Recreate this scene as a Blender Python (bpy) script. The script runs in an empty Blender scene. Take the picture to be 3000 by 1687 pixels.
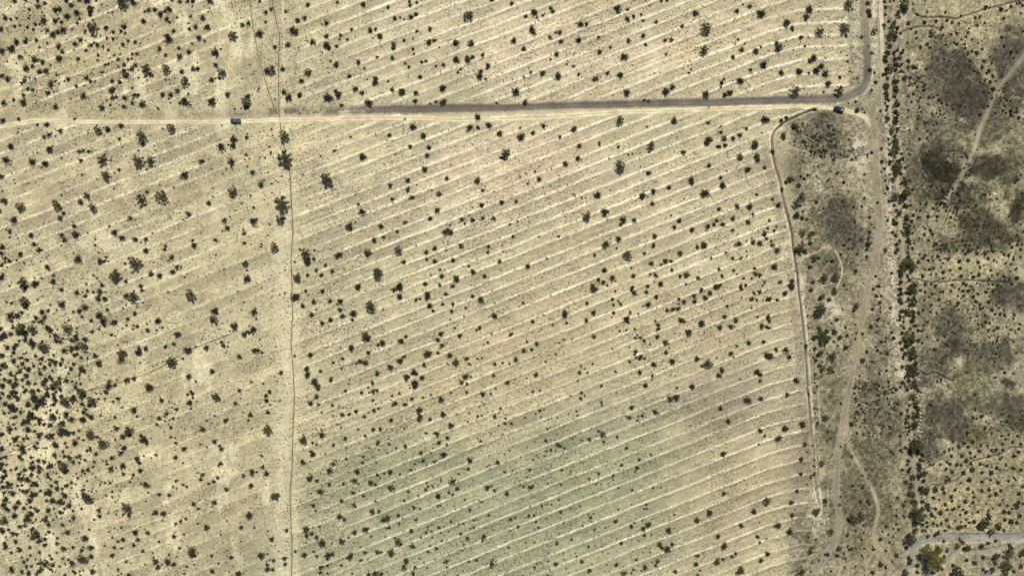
import bpy, bmesh, math, random
import numpy as np
from mathutils import Vector, Matrix

# ------------------------------------------------------------------ camera, sky, sun, exposure
S = bpy.context.scene
PX = 0.17                       # metres on the ground per pixel of the 3000 x 1687 survey photo
W_M, H_CAM = 3000 * PX, 380.0
cam_d = bpy.data.cameras.new("camera"); cam = bpy.data.objects.new("camera", cam_d)
S.collection.objects.link(cam); S.camera = cam
cam.location = (0, 0, H_CAM); cam.rotation_euler = (0, 0, 0)
cam_d.sensor_width = 36.0; cam_d.lens = 36.0 * H_CAM / W_M
cam_d.clip_start = 1.0; cam_d.clip_end = 20000
SUN_EL, SUN_AZ = math.radians(50), math.radians(4)      # sun stands in the north (top of the photo)
world = bpy.data.worlds.new("World"); S.world = world; world.use_nodes = True
wn = world.node_tree
sky = wn.nodes.new("ShaderNodeTexSky"); sky.sky_type = 'NISHITA'; sky.sun_disc = False
sky.sun_elevation = SUN_EL; sky.sun_rotation = SUN_AZ; sky.altitude = 400
wn.links.new(sky.outputs[0], wn.nodes["Background"].inputs[0])
wn.nodes["Background"].inputs[1].default_value = 0.05
sd = bpy.data.lights.new("sun", 'SUN'); sd.energy = 4.2; sd.angle = math.radians(0.5); sd.color = (1, .95, .86)
sun = bpy.data.objects.new("sun", sd); S.collection.objects.link(sun)
sv = Vector((math.sin(SUN_AZ) * math.cos(SUN_EL), math.cos(SUN_AZ) * math.cos(SUN_EL), math.sin(SUN_EL)))
sun.rotation_euler = sv.to_track_quat('Z', 'Y').to_euler()
S.view_settings.view_transform = 'Standard'; S.view_settings.look = 'None'
S.view_settings.exposure = 0.50; S.view_settings.gamma = 1.0
KALB = 1.42                     # light a flat sunlit white sheet gets: turns wanted colours into base colours

# ------------------------------------------------------------------ helpers
rng = np.random.default_rng(7); random.seed(7)
def lin(c):
    c = np.asarray(c, float) / 255
    return np.where(c <= .04045, c / 12.92, ((c + .055) / 1.055) ** 2.4)
def alb(c): return lin(c) / KALB * np.array([.99, 1.0, 1.06])
def wx(px): return (np.asarray(px, float) - 1500) * PX
def wy(py): return (843.5 - np.asarray(py, float)) * PX
def link(o, parent=None):
    S.collection.objects.link(o)
    if parent is not None: o.parent = parent
    return o
def tag(o, label=None, cat=None, group=None, kind=None):
    if label: o["label"] = label
    if cat: o["category"] = cat
    if group: o["group"] = group
    if kind: o["kind"] = kind
    return o
def np_mesh(name, V, F, mats, smooth=False, mi=None):
    me = bpy.data.meshes.new(name); V = np.asarray(V, np.float32); F = np.asarray(F, np.int32); n = F.shape[1]
    me.vertices.add(len(V)); me.vertices.foreach_set("co", V.ravel())
    me.loops.add(F.size); me.loops.foreach_set("vertex_index", F.ravel())
    me.polygons.add(len(F)); me.polygons.foreach_set("loop_start", np.arange(0, F.size, n, dtype=np.int32))
    me.polygons.foreach_set("loop_total", np.full(len(F), n, np.int32))
    me.polygons.foreach_set("use_smooth", np.full(len(F), smooth, bool))
    for m in (mats if isinstance(mats, (list, tuple)) else [mats]): me.materials.append(m)
    if mi is not None: me.polygons.foreach_set("material_index", np.asarray(mi, np.int32))
    me.update(calc_edges=True); return me
def col_attr(me, name, rgb):
    a = me.color_attributes.new(name, 'FLOAT_COLOR', 'POINT')
    rgba = np.ones((len(rgb), 4), np.float32); rgba[:, :rgb.shape[1]] = rgb; a.data.foreach_set("color", rgba.ravel())
def vnoise(x, y, scale, seed):
    """smooth value noise in 0..1 (x, y in photo pixels, scale = cell size)"""
    r = np.random.default_rng(seed); N = 256; g = r.random((N, N))
    u, v = x / scale, y / scale; i, j = np.floor(u).astype(int), np.floor(v).astype(int)
    f, h = u - i, v - j; f = f * f * (3 - 2 * f); h = h * h * (3 - 2 * h)
    a, b, c, d = g[i % N, j % N], g[(i + 1) % N, j % N], g[i % N, (j + 1) % N], g[(i + 1) % N, (j + 1) % N]
    return (a * (1 - f) + b * f) * (1 - h) + (c * (1 - f) + d * f) * h
def fbm(x, y, scale, seed, o=4):
    t, a, s = 0, .5, 0
    for k in range(o): t = t + a * vnoise(x, y, scale / 2 ** k, seed + k); s += a; a *= .55
    return t / s
def smooth_line(P, step=3.0):
    """Catmull-Rom through (x, y, ...) points, resampled every `step` px"""
    P = np.asarray(P, float); Q = np.vstack([2 * P[0] - P[1], P, 2 * P[-1] - P[-2]]); out = []
    for k in range(1, len(Q) - 2):
        n = max(2, int(np.hypot(*(Q[k + 1, :2] - Q[k, :2])) / step)); t = np.linspace(0, 1, n, endpoint=False)[:, None]
        p0, p1, p2, p3 = Q[k - 1], Q[k], Q[k + 1], Q[k + 2]
        d1 = (p2 - p0) / 2; d2 = (p3 - p1) / 2; L = np.hypot(*(p2 - p1)[:2])
        for d in (d1, d2):
            m = np.hypot(*d[:2]);
            if m > L: d *= L / m
        out.append((2 * t**3 - 3 * t**2 + 1) * p1 + (t**3 - 2 * t**2 + t) * d1 + (-2 * t**3 + 3 * t**2) * p2 + (t**3 - t**2) * d2)
    return np.vstack(out + [P[-1:]])

# ------------------------------------------------------------------ materials
def mat(name, col, rough=.8, metal=0, var=.0, scale=3.0, spec=.3):
    m = bpy.data.materials.new(name); m.use_nodes = True; nt = m.node_tree; b = nt.nodes["Principled BSDF"]
    b.inputs["Roughness"].default_value = rough; b.inputs["Metallic"].default_value = metal
    b.inputs["Specular IOR Level"].default_value = spec
    c = tuple(float(v) for v in col)
    tc = nt.nodes.new("ShaderNodeTexCoord"); n = nt.nodes.new("ShaderNodeTexNoise"); n.inputs["Scale"].default_value = scale
    n.inputs["Detail"].default_value = 4
    nt.links.new(tc.outputs["Object"], n.inputs["Vector"])
    mr = nt.nodes.new("ShaderNodeMapRange"); mr.inputs[1].default_value = .3; mr.inputs[2].default_value = .7
    mr.inputs[3].default_value = 1 - var; mr.inputs[4].default_value = 1 + var
    nt.links.new(n.outputs["Fac"], mr.inputs[0])
    mx = nt.nodes.new("ShaderNodeVectorMath"); mx.operation = 'SCALE'; mx.inputs[0].default_value = c
    nt.links.new(mr.outputs[0], mx.inputs["Scale"]); nt.links.new(mx.outputs[0], b.inputs["Base Color"])
    return m
def foliage(name, c1, c2):
    m = bpy.data.materials.new(name); m.use_nodes = True; nt = m.node_tree; b = nt.nodes["Principled BSDF"]
    b.inputs["Roughness"].default_value = .75; b.inputs["Specular IOR Level"].default_value = .15
    oi = nt.nodes.new("ShaderNodeObjectInfo"); ge = nt.nodes.new("ShaderNodeNewGeometry")
    ad = nt.nodes.new("ShaderNodeMath"); ad.operation = 'MULTIPLY_ADD'; ad.inputs[1].default_value = .55
    ml = nt.nodes.new("ShaderNodeMath"); ml.operation = 'MULTIPLY'; ml.inputs[1].default_value = .45
    tc = nt.nodes.new("ShaderNodeTexCoord"); nz = nt.nodes.new("ShaderNodeTexNoise"); nz.inputs["Scale"].default_value = 2.6; nz.inputs["Detail"].default_value = 2
    nt.links.new(tc.outputs["Object"], nz.inputs["Vector"])
    m2 = nt.nodes.new("ShaderNodeMapRange"); m2.inputs[1].default_value = .38; m2.inputs[2].default_value = .62; m2.inputs[3].default_value = -.08; m2.inputs[4].default_value = .42
    a2 = nt.nodes.new("ShaderNodeMath"); a2.operation = 'ADD'
    nt.links.new(nz.outputs["Fac"], m2.inputs[0]); ml.inputs[1].default_value = .28; ad.inputs[1].default_value = .36
    nt.links.new(oi.outputs["Random"], ml.inputs[0]); nt.links.new(ml.outputs[0], a2.inputs[0]); nt.links.new(m2.outputs[0], a2.inputs[1])
    nt.links.new(ge.outputs["Random Per Island"], ad.inputs[0]); nt.links.new(a2.outputs[0], ad.inputs[2])
    r = nt.nodes.new("ShaderNodeValToRGB"); r.color_ramp.elements[0].color = (*c1, 1); r.color_ramp.elements[1].color = (*c2, 1)
    nt.links.new(ad.outputs[0], r.inputs[0])
    r2 = nt.nodes.new("ShaderNodeValToRGB"); r2.color_ramp.interpolation = 'CONSTANT'; e = r2.color_ramp.elements
    e[0].color = (1, 1, 1, 1); e[1].position = .62; e[1].color = (1.12, 1.0, .92, 1); q = e.new(.80); q.color = (.92, 1.0, 1.12, 1); q = e.new(.91); q.color = (1.3, 1.1, .95, 1)
    nt.links.new(oi.outputs["Random"], r2.inputs[0])
    vm = nt.nodes.new("ShaderNodeVectorMath"); vm.operation = 'MULTIPLY'; nt.links.new(r.outputs[0], vm.inputs[0]); nt.links.new(r2.outputs[0], vm.inputs[1])
    nt.links.new(vm.outputs[0], b.inputs["Base Color"])
    return m
def soil(name, streak=True, fine=.21, bump=.35):
    """earth: a painted map of the soil's own colour (attribute Col), broken up by procedural grain; attribute Fld.r = furrow
    streaks, Fld.g = dark tuft speckle, Fld.b = pale grit"""
    m = bpy.data.materials.new(name); m.use_nodes = True; nt = m.node_tree; N = nt.nodes; L = nt.links; b = N["Principled BSDF"]
    b.inputs["Roughness"].default_value = .95; b.inputs["Specular IOR Level"].default_value = .08
    at = N.new("ShaderNodeAttribute"); at.attribute_name = "Col"; fl = N.new("ShaderNodeAttribute"); fl.attribute_name = "Fld"
    sp = N.new("ShaderNodeSeparateColor"); L.new(fl.outputs["Color"], sp.inputs[0])
    tc = N.new("ShaderNodeTexCoord")
    def noise(scale, det, vec=None, rough=.6):
        n = N.new("ShaderNodeTexNoise"); n.inputs["Scale"].default_value = scale; n.inputs["Detail"].default_value = det
        n.inputs["Roughness"].default_value = rough; L.new(vec or tc.outputs["Object"], n.inputs["Vector"]); return n.outputs["Fac"]
    def mp(v, a, c, lo, hi):
        r = N.new("ShaderNodeMapRange"); L.new(v, r.inputs[0])
        for k, q in enumerate((a, c, lo, hi)): r.inputs[k + 1].default_value = q
        return r.outputs[0]
    def mul(a, c):
        q = N.new("ShaderNodeMath"); q.operation = 'MULTIPLY'; L.new(a, q.inputs[0])
        if isinstance(c, float): q.inputs[1].default_value = c
        else: L.new(c, q.inputs[1])
        return q.outputs[0]
    def lerp1(f, v):            # 1 + f * (v - 1)
        q = N.new("ShaderNodeMix"); L.new(f, q.inputs[0]); q.inputs[2].default_value = 1; L.new(v, q.inputs[3]); return q.outputs[0]
    n1 = mp(noise(.16, 5), .35, .65, .93, 1.07); n2 = mp(noise(.8, 4, rough=.75), .36, .64, 1 - fine, 1 + fine)
    v = mul(n1, n2)
    if streak:
        mpn = N.new("ShaderNodeMapping"); mpn.vector_type = 'TEXTURE'
        mpn.inputs["Rotation"].default_value = (0, 0, math.radians(21.3)); mpn.inputs["Scale"].default_value = (22, 1, 1)
        L.new(tc.outputs["Object"], mpn.inputs["Vector"])
        v = mul(v, lerp1(sp.outputs[0], mp(noise(.75, 3, mpn.outputs[0]), .36, .64, .84, 1.12)))
        spk = mp(noise(1.0, 2, rough=.5), .55, .64, 1, .42)
        v = mul(v, lerp1(sp.outputs[1], spk))
        grit = mp(noise(1.1, 3, rough=.6), .55, .68, 1, 1.75)
        v = mul(v, lerp1(sp.outputs[2], grit))
    sc = N.new("ShaderNodeVectorMath"); sc.operation = 'SCALE'; L.new(at.outputs["Color"], sc.inputs[0]); L.new(v, sc.inputs["Scale"])
    L.new(sc.outputs[0], b.inputs["Base Color"])
    bp = N.new("ShaderNodeBump"); bp.inputs["Strength"].default_value = bump; bp.inputs["Distance"].default_value = .25
    L.new(noise(1.6, 4), bp.inputs["Height"]); L.new(bp.outputs[0], b.inputs["Normal"])
    return m
M_SOIL = soil("desert_soil"); M_TRACK = soil("track_soil", streak=False, fine=.13, bump=.3)
M_BARK = mat("bark", (.075, .058, .042), .9, var=.3, scale=6)
M_TREE = foliage("mesquite_leaves", (.016, .020, .012), (.115, .122, .05))
M_LIME = foliage("palo_verde_leaves", (.026, .034, .012), (.155, .165, .045))
M_CREO = foliage("creosote_leaves", (.009, .011, .009), (.074, .076, .052))
M_SHRB = foliage("mesquite_shrub_leaves", (.010, .013, .008), (.082, .088, .042))
M_SALT = foliage("saltbush_leaves", (.014, .016, .012), (.085, .085, .058))
M_TUFT = foliage("dry_tuft", (.03, .026, .018), (.14, .12, .08))
M_ROCK = mat("pale_stone", alb((225, 214, 190)), .9, var=.2, scale=1.5)

# ------------------------------------------------------------------ ground: relief and soil colour on one sheet
# furrow ridges: their height in the photo where they cross x = 1500, and how far each has moved at other x
RC = [22,57,93,136,169,207,240,277,314,352,391,427,460,499,540,576,611,652,687,722,754,795,830,870,911,956,988,1030,1068,1107,1142,1185,1224,1263,1303,1344,1384,1425,1466,1504,1545,1585,1626,1670]
RC = [22 - 36 * k for k in range(34, 0, -1)] + RC + [1670 + 41 * k for k in range(1, 14)]
RC = np.array(RC, float)
_rx = np.array([-900, 0, 925, 1500, 2250, 2340, 2600]); _rd = np.array([930, 576, 215, 0, -297, -321, -330.])
_re = np.array([.016, .016, .016, 0, 0, 0, 0])
def ridge(x, y):
    """perpendicular distance (px) to the nearest ridge, and the strip the point lies in"""
    C = (y - np.interp(x, _rx, _rd)) / (1 + np.interp(x, _rx, _re)) - (fbm(x, y, 60, 71, 2) - .5) * 4
    k = np.clip(np.searchsorted(RC, C), 1, len(RC) - 1)
    lo, hi = RC[k - 1], RC[k]
    near = np.where(C - lo < hi - C, k - 1, k); d = np.minimum(np.abs(C - lo), np.abs(hi - C)) * .93
    return d, k, near, (C - lo) / (hi - lo)

LINES = {}      # every track, channel and trail of the photo: x, y, width in photo pixels
LINES["gravel_road"] = [(2529,-60,18),(2530,0,18),(2533,60,18),(2538,122,20),(2541,175,23),(2542,205,23),(2539,233,24),(2523,260,25),(2498,276,25),(2454,287,26),(2367,291,25),(2250,294,23),(2083,300,23),(1937,302,23),(1791,306,21),(1646,309,20),(1500,315,19),(1333,317,23),(1187,320,22),(1041,323,18),(960,325,13)]
LINES["sandy_track"] = [(-60,373,15),(0,371,15),(87,357,15),(140,353,14),(291,358,14),(583,357,14),(670,357,14),(750,354,15),(820,351,16),(954,350,16),(1012,347,18),(1187,345,20),(1333,350,20),(1500,346,22),(1646,340,20),(1791,331,18),(1937,326,17),(2083,320,16),(2250,315,16),(2337,313,15),(2425,317,15),(2471,324,15),(2527,341,15),(2550,364,15),(2558,380,12)]
LINES["dirt_road"] = [(2579,-60,14),(2580,0,14),(2583,100,12),(2585,200,12),(2579,265,13),(2563,305,16),(2556,330,18),(2560,370,19),(2563,422,20),(2572,568,26),(2579,684,24),(2568,742,20),(2554,800,15),(2544,844,14),(2527,931,14),(2514,1004,14),(2500,1077,15),(2490,1135,15),(2477,1193,19),(2468,1252,22),(2459,1300,22),(2453,1338,21),(2451,1411,20),(2452,1469,22),(2460,1512,24),(2454,1556,24),(2436,1600,24),(2410,1643,25),(2375,1687,26),(2330,1740,26)]
LINES["side_track"] = [(2479,1215,7),(2480,1265,9),(2489,1309,10),(2509,1349,10),(2535,1393,9),(2556,1434,9),(2570,1475,10),(2573,1504,11),(2562,1545,10),(2562,1580,10),(2576,1615,10),(2602,1647,9),(2616,1668,7)]
LINES["old_track"] = [(3060,80,18),(3000,165,17),(2960,215,15),(2922,262,13),(2906,300,13),(2891,335,15),(2870,379,17),(2856,430,17),(2830,489,16),(2809,530,15),(2789,562,13),(2766,596,18),(2750,640,20),(2735,668,16)]
LINES["wash_bed"] = [(3060,1562,42),(3000,1571,33),(2949,1576,26),(2891,1574,19),(2833,1575,22),(2789,1575,20),(2745,1579,15),(2704,1582,16),(2686,1596,18),(2674,1622,16),(2668,1655,15),(2655,1690,15),(2640,1740,16)]
LINES["wash_branch"] = [(2826,1600,9),(2795,1625,12),(2765,1648,14),(2740,1672,14),(2700,1700,12)]
LINES["wash_side"] = [(2965,1592,17),(2935,1604,10),(2890,1614,8),(2840,1616,5)]
LINES["wash_foot"] = [(2965,1640,13),(2930,1660,14),(2890,1687,15),(2850,1720,15)]
LINES["channel_bed"] = [(2607,205,9),(2609,260,11),(2609,320,11),(2612,364,12),(2620,440,10),(2629,524,15),(2632,553,15),(2637,632,14),(2643,702,15),(2648,757,15),(2650,830,13),(2655,888,13),(2659,946,12),(2664,1048,13),(2669,1129,13),(2669,1194,14),(2669,1271,15),(2678,1352,16),(2687,1396,16),(2690,1440,16),(2692,1470,14)]
LINES["drainage_ditch"] = [(2385,322,4),(2362,330,5),(2333,343,6),(2302,358,6),(2276,379,6),(2264,397,5),(2262,424,5),(2268,474,6),(2279,512,7),(2288,547,7),(2295,585,8),(2307,632,9),(2319,678,10),(2324,725,9),(2330,763,8),(2336,801,7),(2340,844,7),(2349,917,7),(2357,990,7),(2362,1048,7),(2366,1121,7),(2371,1179,8),(2377,1266,8),(2381,1309,7),(2385,1381,7),(2391,1428,6),(2398,1463,5),(2402,1485,4)]
LINES["foot_trail"] = [(798,-60,3),(798,0,3),(808,58,3),(818,102,3),(816,175,3),(817,329,3),(820,350,3),(823,387,3),(829,420,3),(846,490,3),(850,520,3),(853,585,4),(856,632,4),(858,684,4),(855,728,3),(853,771,3),(856,844,3),(852,870,3),(857,897,3),(855,960,3),(853,1007,3),(858,1077,3),(862,1164,3),(858,1266,3),(855,1381,3),(850,1440,3),(852,1527,3),(855,1600,3),(854,1687,3),(853,1760,3)]
LINES["bike_trail"] = [(727,-60,2.6),(731,0,2.6),(741,73,2.6),(749,125,2.6),(762,183,2.6),(785,262,2.6),(808,329,2.6),(814,338,2.6)]
LINES["thin_trail"] = [(681,976,2),(574,1017,2),(539,1033,2),(489,1065,2),(437,1092,2),(373,1112,2),(303,1135,2),(253,1147,2),(221,1188,2),(181,1234,2),(146,1266,2),(128,1282,2),(67,1309,2),(0,1335,2),(-60,1358,2)]
PALE = [  # faint compacted trails, part of the soil
 [(0,1025),(32,1074),(61,1121),(58,1173),(79,1214),(108,1240),(125,1265),(140,1297),(175,1379),(204,1440),(233,1498),(262,1562),(291,1635),(312,1700)],
 [(79,914),(131,966),(152,998)],[(151,888),(205,945),(262,990),(291,1033),(329,1077),(350,1112)],[(186,1039),(242,1097),(277,1129)],
 [(165,1000),(215,1060),(250,1110),(330,1180),(400,1215),(430,1260)],[(20,700),(50,740)],[(0,810),(60,850),(130,960)],
 [(2602,955),(2605,1050),(2606,1120)],[(2613,1205),(2620,1240),(2625,1275)],[(1127,944),(1137,975),(1152,1040),(1180,1125),(1210,1150),(1260,1205)],
 [(2590,60),(2588,140),(2590,200)],[(2400,1110),(2398,1170),(2404,1240)],[(2440,1600),(2425,1480),(2432,1380)],[(2470,1180),(2440,1220),(2415,1260)],[(2395,1260),(2400,1330),(2404,1400)],[(2500,1105),(2540,1115),(2590,1150),(2615,1190)],[(2480,340),(2470,380),(2462,430)],[(2490,350),(2520,370),(2540,420)],[(2360,540),(2400,500),(2440,480),(2500,460)],[(2683,440),(2700,490),(2713,518)],[(650,60),(620,100),(640,150),(690,220)],[(920,470),(945,540),(965,610)],[(1010,700),(1030,740)],
 [(300,1590),(330,1660)],[(420,1330),(480,1430),(560,1530)],[(1810,440),(1745,520),(1720,560)],[(1750,1340),(1790,1480),(1830,1610)],[(1900,800),(1720,1000)]]
GULLY = [[(2675,26),(2687,45),(2716,52),(2760,52),(2803,55),(2833,45),(2876,32),(2920,20),(2964,9),(3010,0)],
 [(2640,96),(2672,83),(2704,79),(2733,80),(2757,90)],[(2813,61),(2830,69),(2845,71)],
 [(2655,830),(2672,820),(2692,819),(2707,825),(2754,827),(2798,822),(2847,821),(2891,825),(2964,827)],
 [(2699,1475),(2716,1457),(2725,1425),(2763,1419),(2803,1405),(2827,1381),(2838,1358),(2876,1345),(2935,1328),(2964,1312),(3010,1310)],
 [(2690,1384),(2712,1373),(2740,1356)],
 [(2687,1077),(2700,1090),(2713,1097),(2745,1092),(2771,1108),(2792,1113)],[(2690,1076),(2712,1064)],[(2690,1131),(2713,1132),(2728,1144)],
 [(2792,596),(2745,623),(2718,649),(2722,670),(2733,693),(2736,716)],[(2786,608),(2771,646),(2757,678)],
 [(2623,221),(2643,210),(2658,227),(2672,233),(2713,248)],[(2658,227),(2672,253)]]
for q in range(26):             # little rills eaten into the bank of the levee
    y0 = 330 + q * 9 if q < 13 else 1135 + (q - 13) * 11
    x0 = 2633 + (y0 - 330) * .07 if q < 13 else 2688 + (y0 - 1135) * .03
    GULLY.append([(x0, y0), (x0 + rng.uniform(5, 9), y0 + rng.uniform(2, 5)), (x0 + rng.uniform(11, 17), y0 + rng.uniform(3, 9))])
SL = {k: smooth_line(v) for k, v in LINES.items()}

XS = np.concatenate([[-30000,-16000,-9000,-5000,-3000,-1800,-1200,-800,-500,-320], np.arange(-180, 3181, 2.4), [3330,3500,3800,4200,4800,6000,8000,12000,19000,33000]])
YS = np.concatenate([[-30000,-16000,-9000,-5000,-3000,-1800,-1200,-800,-500,-320], np.arange(-160, 1851, 2.4), [2000,2200,2500,3000,3800,5000,7500,11000,18000,33000]])
GX, GY = np.meshgrid(XS, YS)            # rows = y
Hh = np.zeros_like(GX)                  # height in metres
def poly_dist(P, maxd, arr=None):
    D = np.full(GX.shape, 1e9) if arr is None else arr
    for (a, b) in zip(P[:-1], P[1:]):
        i0, i1 = np.searchsorted(XS, [min(a[0], b[0]) - maxd, max(a[0], b[0]) + maxd]); j0, j1 = np.searchsorted(YS, [min(a[1], b[1]) - maxd, max(a[1], b[1]) + maxd])
        if i1 <= i0 or j1 <= j0: continue
        x, y = GX[j0:j1, i0:i1], GY[j0:j1, i0:i1]; dx, dy = b[0] - a[0], b[1] - a[1]
        t = np.clip(((x - a[0]) * dx + (y - a[1]) * dy) / (dx * dx + dy * dy + 1e-9), 0, 1)
        D[j0:j1, i0:i1] = np.minimum(D[j0:j1, i0:i1], np.hypot(x - a[0] - t * dx, y - a[1] - t * dy))
    return D
# -- soil colour, with a sunlit glow painted in: broad tints, then patches (x, y, rx, ry, turn in degrees, colour, weight)
O = 1.1646
BASE = np.array([192, 182, 143.])
BL = [  # centres and radii on a 2576-px-wide view of the photo
 (150,150,330,230,0,(176,163,125),.8),(300,480,420,150,0,(180,167,130),.7),(420,120,200,130,0,(180,167,128),.6),(1400,120,620,150,0,(216,199,161),.9),  # upper-centre cream: pale soil, made paler to paint in sunlit glow
 (1900,120,300,120,0,(196,181,142),.6),(820,360,260,90,0,(213,200,156),.85),(520,640,260,200,-20,(197,184,142),.7),(250,560,40,70,0,(215,203,160),.6),  # cream patch left of centre also has sun glow painted in
 (1250,420,330,150,-20,(216,198,160),.9),(1600,520,350,160,-20,(198,182,144),.7),(1500,760,500,120,-20,(198,181,141),.6),(930,620,120,60,0,(188,172,132),.4),
 (700,1000,170,300,0,(200,188,146),.7),(300,1000,300,220,0,(190,178,136),.6),(150,1150,200,200,0,(194,182,138),.6),(450,1250,300,200,0,(184,172,132),.6),
 (60,700,90,140,0,(196,184,140),.5),(1200,960,320,130,-20,(192,177,136),.6),(1230,1330,680,230,-12,(158,160,124),1.0),(960,1180,230,110,-15,(156,156,120),.85),
 (1480,1160,340,140,-20,(160,159,124),.85),(1650,1330,260,140,-15,(170,167,130),.7),(1820,1000,190,90,-15,(146,135,112),.8),(1750,800,260,120,-20,(190,174,137),.6),(1880,1250,240,230,0,(176,164,128),.8),(2015,1240,40,230,0,(148,137,111),.65),
 (1960,620,90,230,0,(186,171,135),.5),(1990,1130,60,180,0,(160,147,118),.5),(1955,420,60,60,0,(152,139,113),.7),(730,900,40,520,0,(205,193,150),.6),
 (2080,345,85,70,0,(140,130,108),.9),(2140,300,40,30,0,(175,162,128),.6),(2000,440,40,90,0,(140,129,107),.7),(2330,700,12,500,0,(176,164,130),.3),(2120,560,80,75,0,(124,114,97),.95),(2040,590,40,60,0,(165,153,120),.5),(2150,450,70,45,0,(184,170,132),.7),
 (2080,660,90,40,0,(152,140,114),.7),(2130,740,60,70,0,(184,171,132),.7),(2100,640,100,60,0,(150,138,113),.6),(2150,330,30,30,0,(200,186,148),.6),(2070,830,60,60,0,(160,150,116),.5),
 (2150,850,50,80,0,(186,173,130),.7),(2090,980,50,120,0,(160,148,119),.7),(2160,1000,50,120,0,(160,148,118),.6),(2190,960,30,60,0,(150,138,112),.7),
 (2200,1010,60,90,0,(148,136,111),.8),(2180,1260,75,110,0,(134,122,99),.9),(2240,1070,40,70,0,(134,122,100),.9),(2225,880,40,90,0,(146,134,112),.8),(2170,1140,80,50,0,(140,129,103),.8),(2130,1260,60,80,0,(142,130,106),.8),
 (2235,250,22,300,0,(176,161,134),.8),(2225,560,30,180,0,(182,168,138),.7),(2235,760,25,90,0,(196,182,148),.7),(2190,1380,90,60,0,(178,166,126),.8),(2070,1390,60,50,0,(160,150,118),.8),(2150,1130,110,230,0,(156,145,117),.5),(2220,1200,60,180,0,(150,139,112),.55),(2100,1100,30,200,0,(150,141,116),.5),(2250,1380,60,60,0,(178,166,128),.7),
 (2450,50,190,70,0,(201,187,143),.95),(2330,120,60,90,0,(176,163,124),.8),(2420,130,110,40,0,(193,180,140),.8),(2540,150,50,90,0,(122,114,96),.9),(2380,185,80,75,0,(122,113,97),.95),(2440,240,110,60,0,(105,98,82),.95),
 (2500,240,90,80,0,(108,101,85),.8),(2330,250,50,70,0,(160,147,119),.7),(2490,190,16,90,-28,(190,176,132),.95),(2540,300,50,40,-30,(165,152,118),.6),(2350,320,90,50,0,(138,127,106),.8),(2480,330,60,50,0,(132,122,101),.7),
 (2360,425,85,60,0,(84,79,60),1.0),(2400,380,60,40,0,(120,110,90),.6),(2505,420,70,45,0,(98,91,72),.95),(2560,380,40,60,0,(150,140,110),.7),(2290,390,30,80,0,(146,135,112),.8),(2300,480,50,60,0,(138,128,104),.8),(2390,490,100,40,0,(108,101,80),.9),
 (2480,580,90,60,0,(108,101,80),.9),(2560,530,40,60,0,(84,80,62),.95),(2540,490,40,20,-20,(150,140,108),.7),(2345,590,60,50,0,(186,173,130),.8),(2400,620,60,40,0,(120,111,88),.7),(2300,540,30,50,0,(166,153,122),.7),(2340,660,60,40,0,(180,167,128),.7),
 (2440,675,140,45,0,(205,193,146),1.0),(2420,730,140,45,0,(186,174,128),.85),(2340,740,40,50,0,(160,148,117),.7),(2540,735,60,50,0,(118,110,92),.95),(2450,800,100,40,0,(165,153,116),.7),(2360,810,60,50,0,(142,131,108),.8),
 (2400,830,60,50,0,(126,117,98),.8),(2400,870,24,16,35,(88,82,66),.9),(2500,890,90,60,0,(122,113,93),.9),(2350,920,70,70,0,(126,116,98),.9),(2300,960,30,60,0,(120,110,95),.7),(2440,950,80,40,0,(146,136,106),.7),(2535,960,26,14,40,(88,82,66),.9),
 (2380,1050,90,60,0,(120,111,92),.95),(2480,1020,110,40,0,(118,110,88),.8),(2560,1050,50,50,0,(116,108,88),.9),(2330,1120,50,60,0,(122,113,95),.95),(2430,1090,60,30,0,(112,104,86),.8),(2480,1100,80,40,0,(160,148,114),.6),
 (2450,1170,110,35,-12,(196,183,134),.9),(2370,1200,60,40,0,(170,157,120),.8),(2530,1160,60,50,0,(176,164,124),.7),(2440,1270,150,60,0,(204,190,142),1.0),(2540,1250,60,70,0,(186,174,128),.7),(2420,1400,170,50,0,(188,176,136),.9),(2290,1250,22,100,0,(150,138,110),.7)]
def blob_paint(C, x, y, i):
    bx, by, rx, ry, a, col, w = BL[i]; bx, by, rx, ry = bx * O, by * O, rx * O, ry * O
    m = max(rx, ry) * 1.9; i0, i1 = np.searchsorted(XS, [bx - m, bx + m]); j0, j1 = np.searchsorted(YS, [by - m, by + m])
    X, Y = x[j0:j1, i0:i1], y[j0:j1, i0:i1]; c, s = math.cos(math.radians(a)), math.sin(math.radians(a))
    u = ((X - bx) * c + (Y - by) * s) / rx; v = (-(X - bx) * s + (Y - by) * c) / ry
    hard = X.size and bx > 2330
    r = np.sqrt(u * u + v * v) + (WARP[j0:j1, i0:i1] - .5) * (1.2 if hard else .7) + ((WARP2[j0:j1, i0:i1] - .5) * 1.1 if hard else 0)
    t = np.clip((1.25 - r) / (.85 if hard else 1.1), 0, 1); t = (t * t * (3 - 2 * t) * w)[..., None]
    C[j0:j1, i0:i1] = C[j0:j1, i0:i1] * (1 - t) + np.array(col, float) * t
WARP = fbm(GX, GY, 90, 300, 5); WARP2 = fbm(GX, GY, 22, 305, 4)
COL = np.ones(GX.shape + (3,)) * BASE
for i in range(len(BL)): blob_paint(COL, GX, GY, i)
def mixc(w, col): COL[:] = COL * (1 - w[..., None]) + np.array(col, float) * w[..., None]

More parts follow.
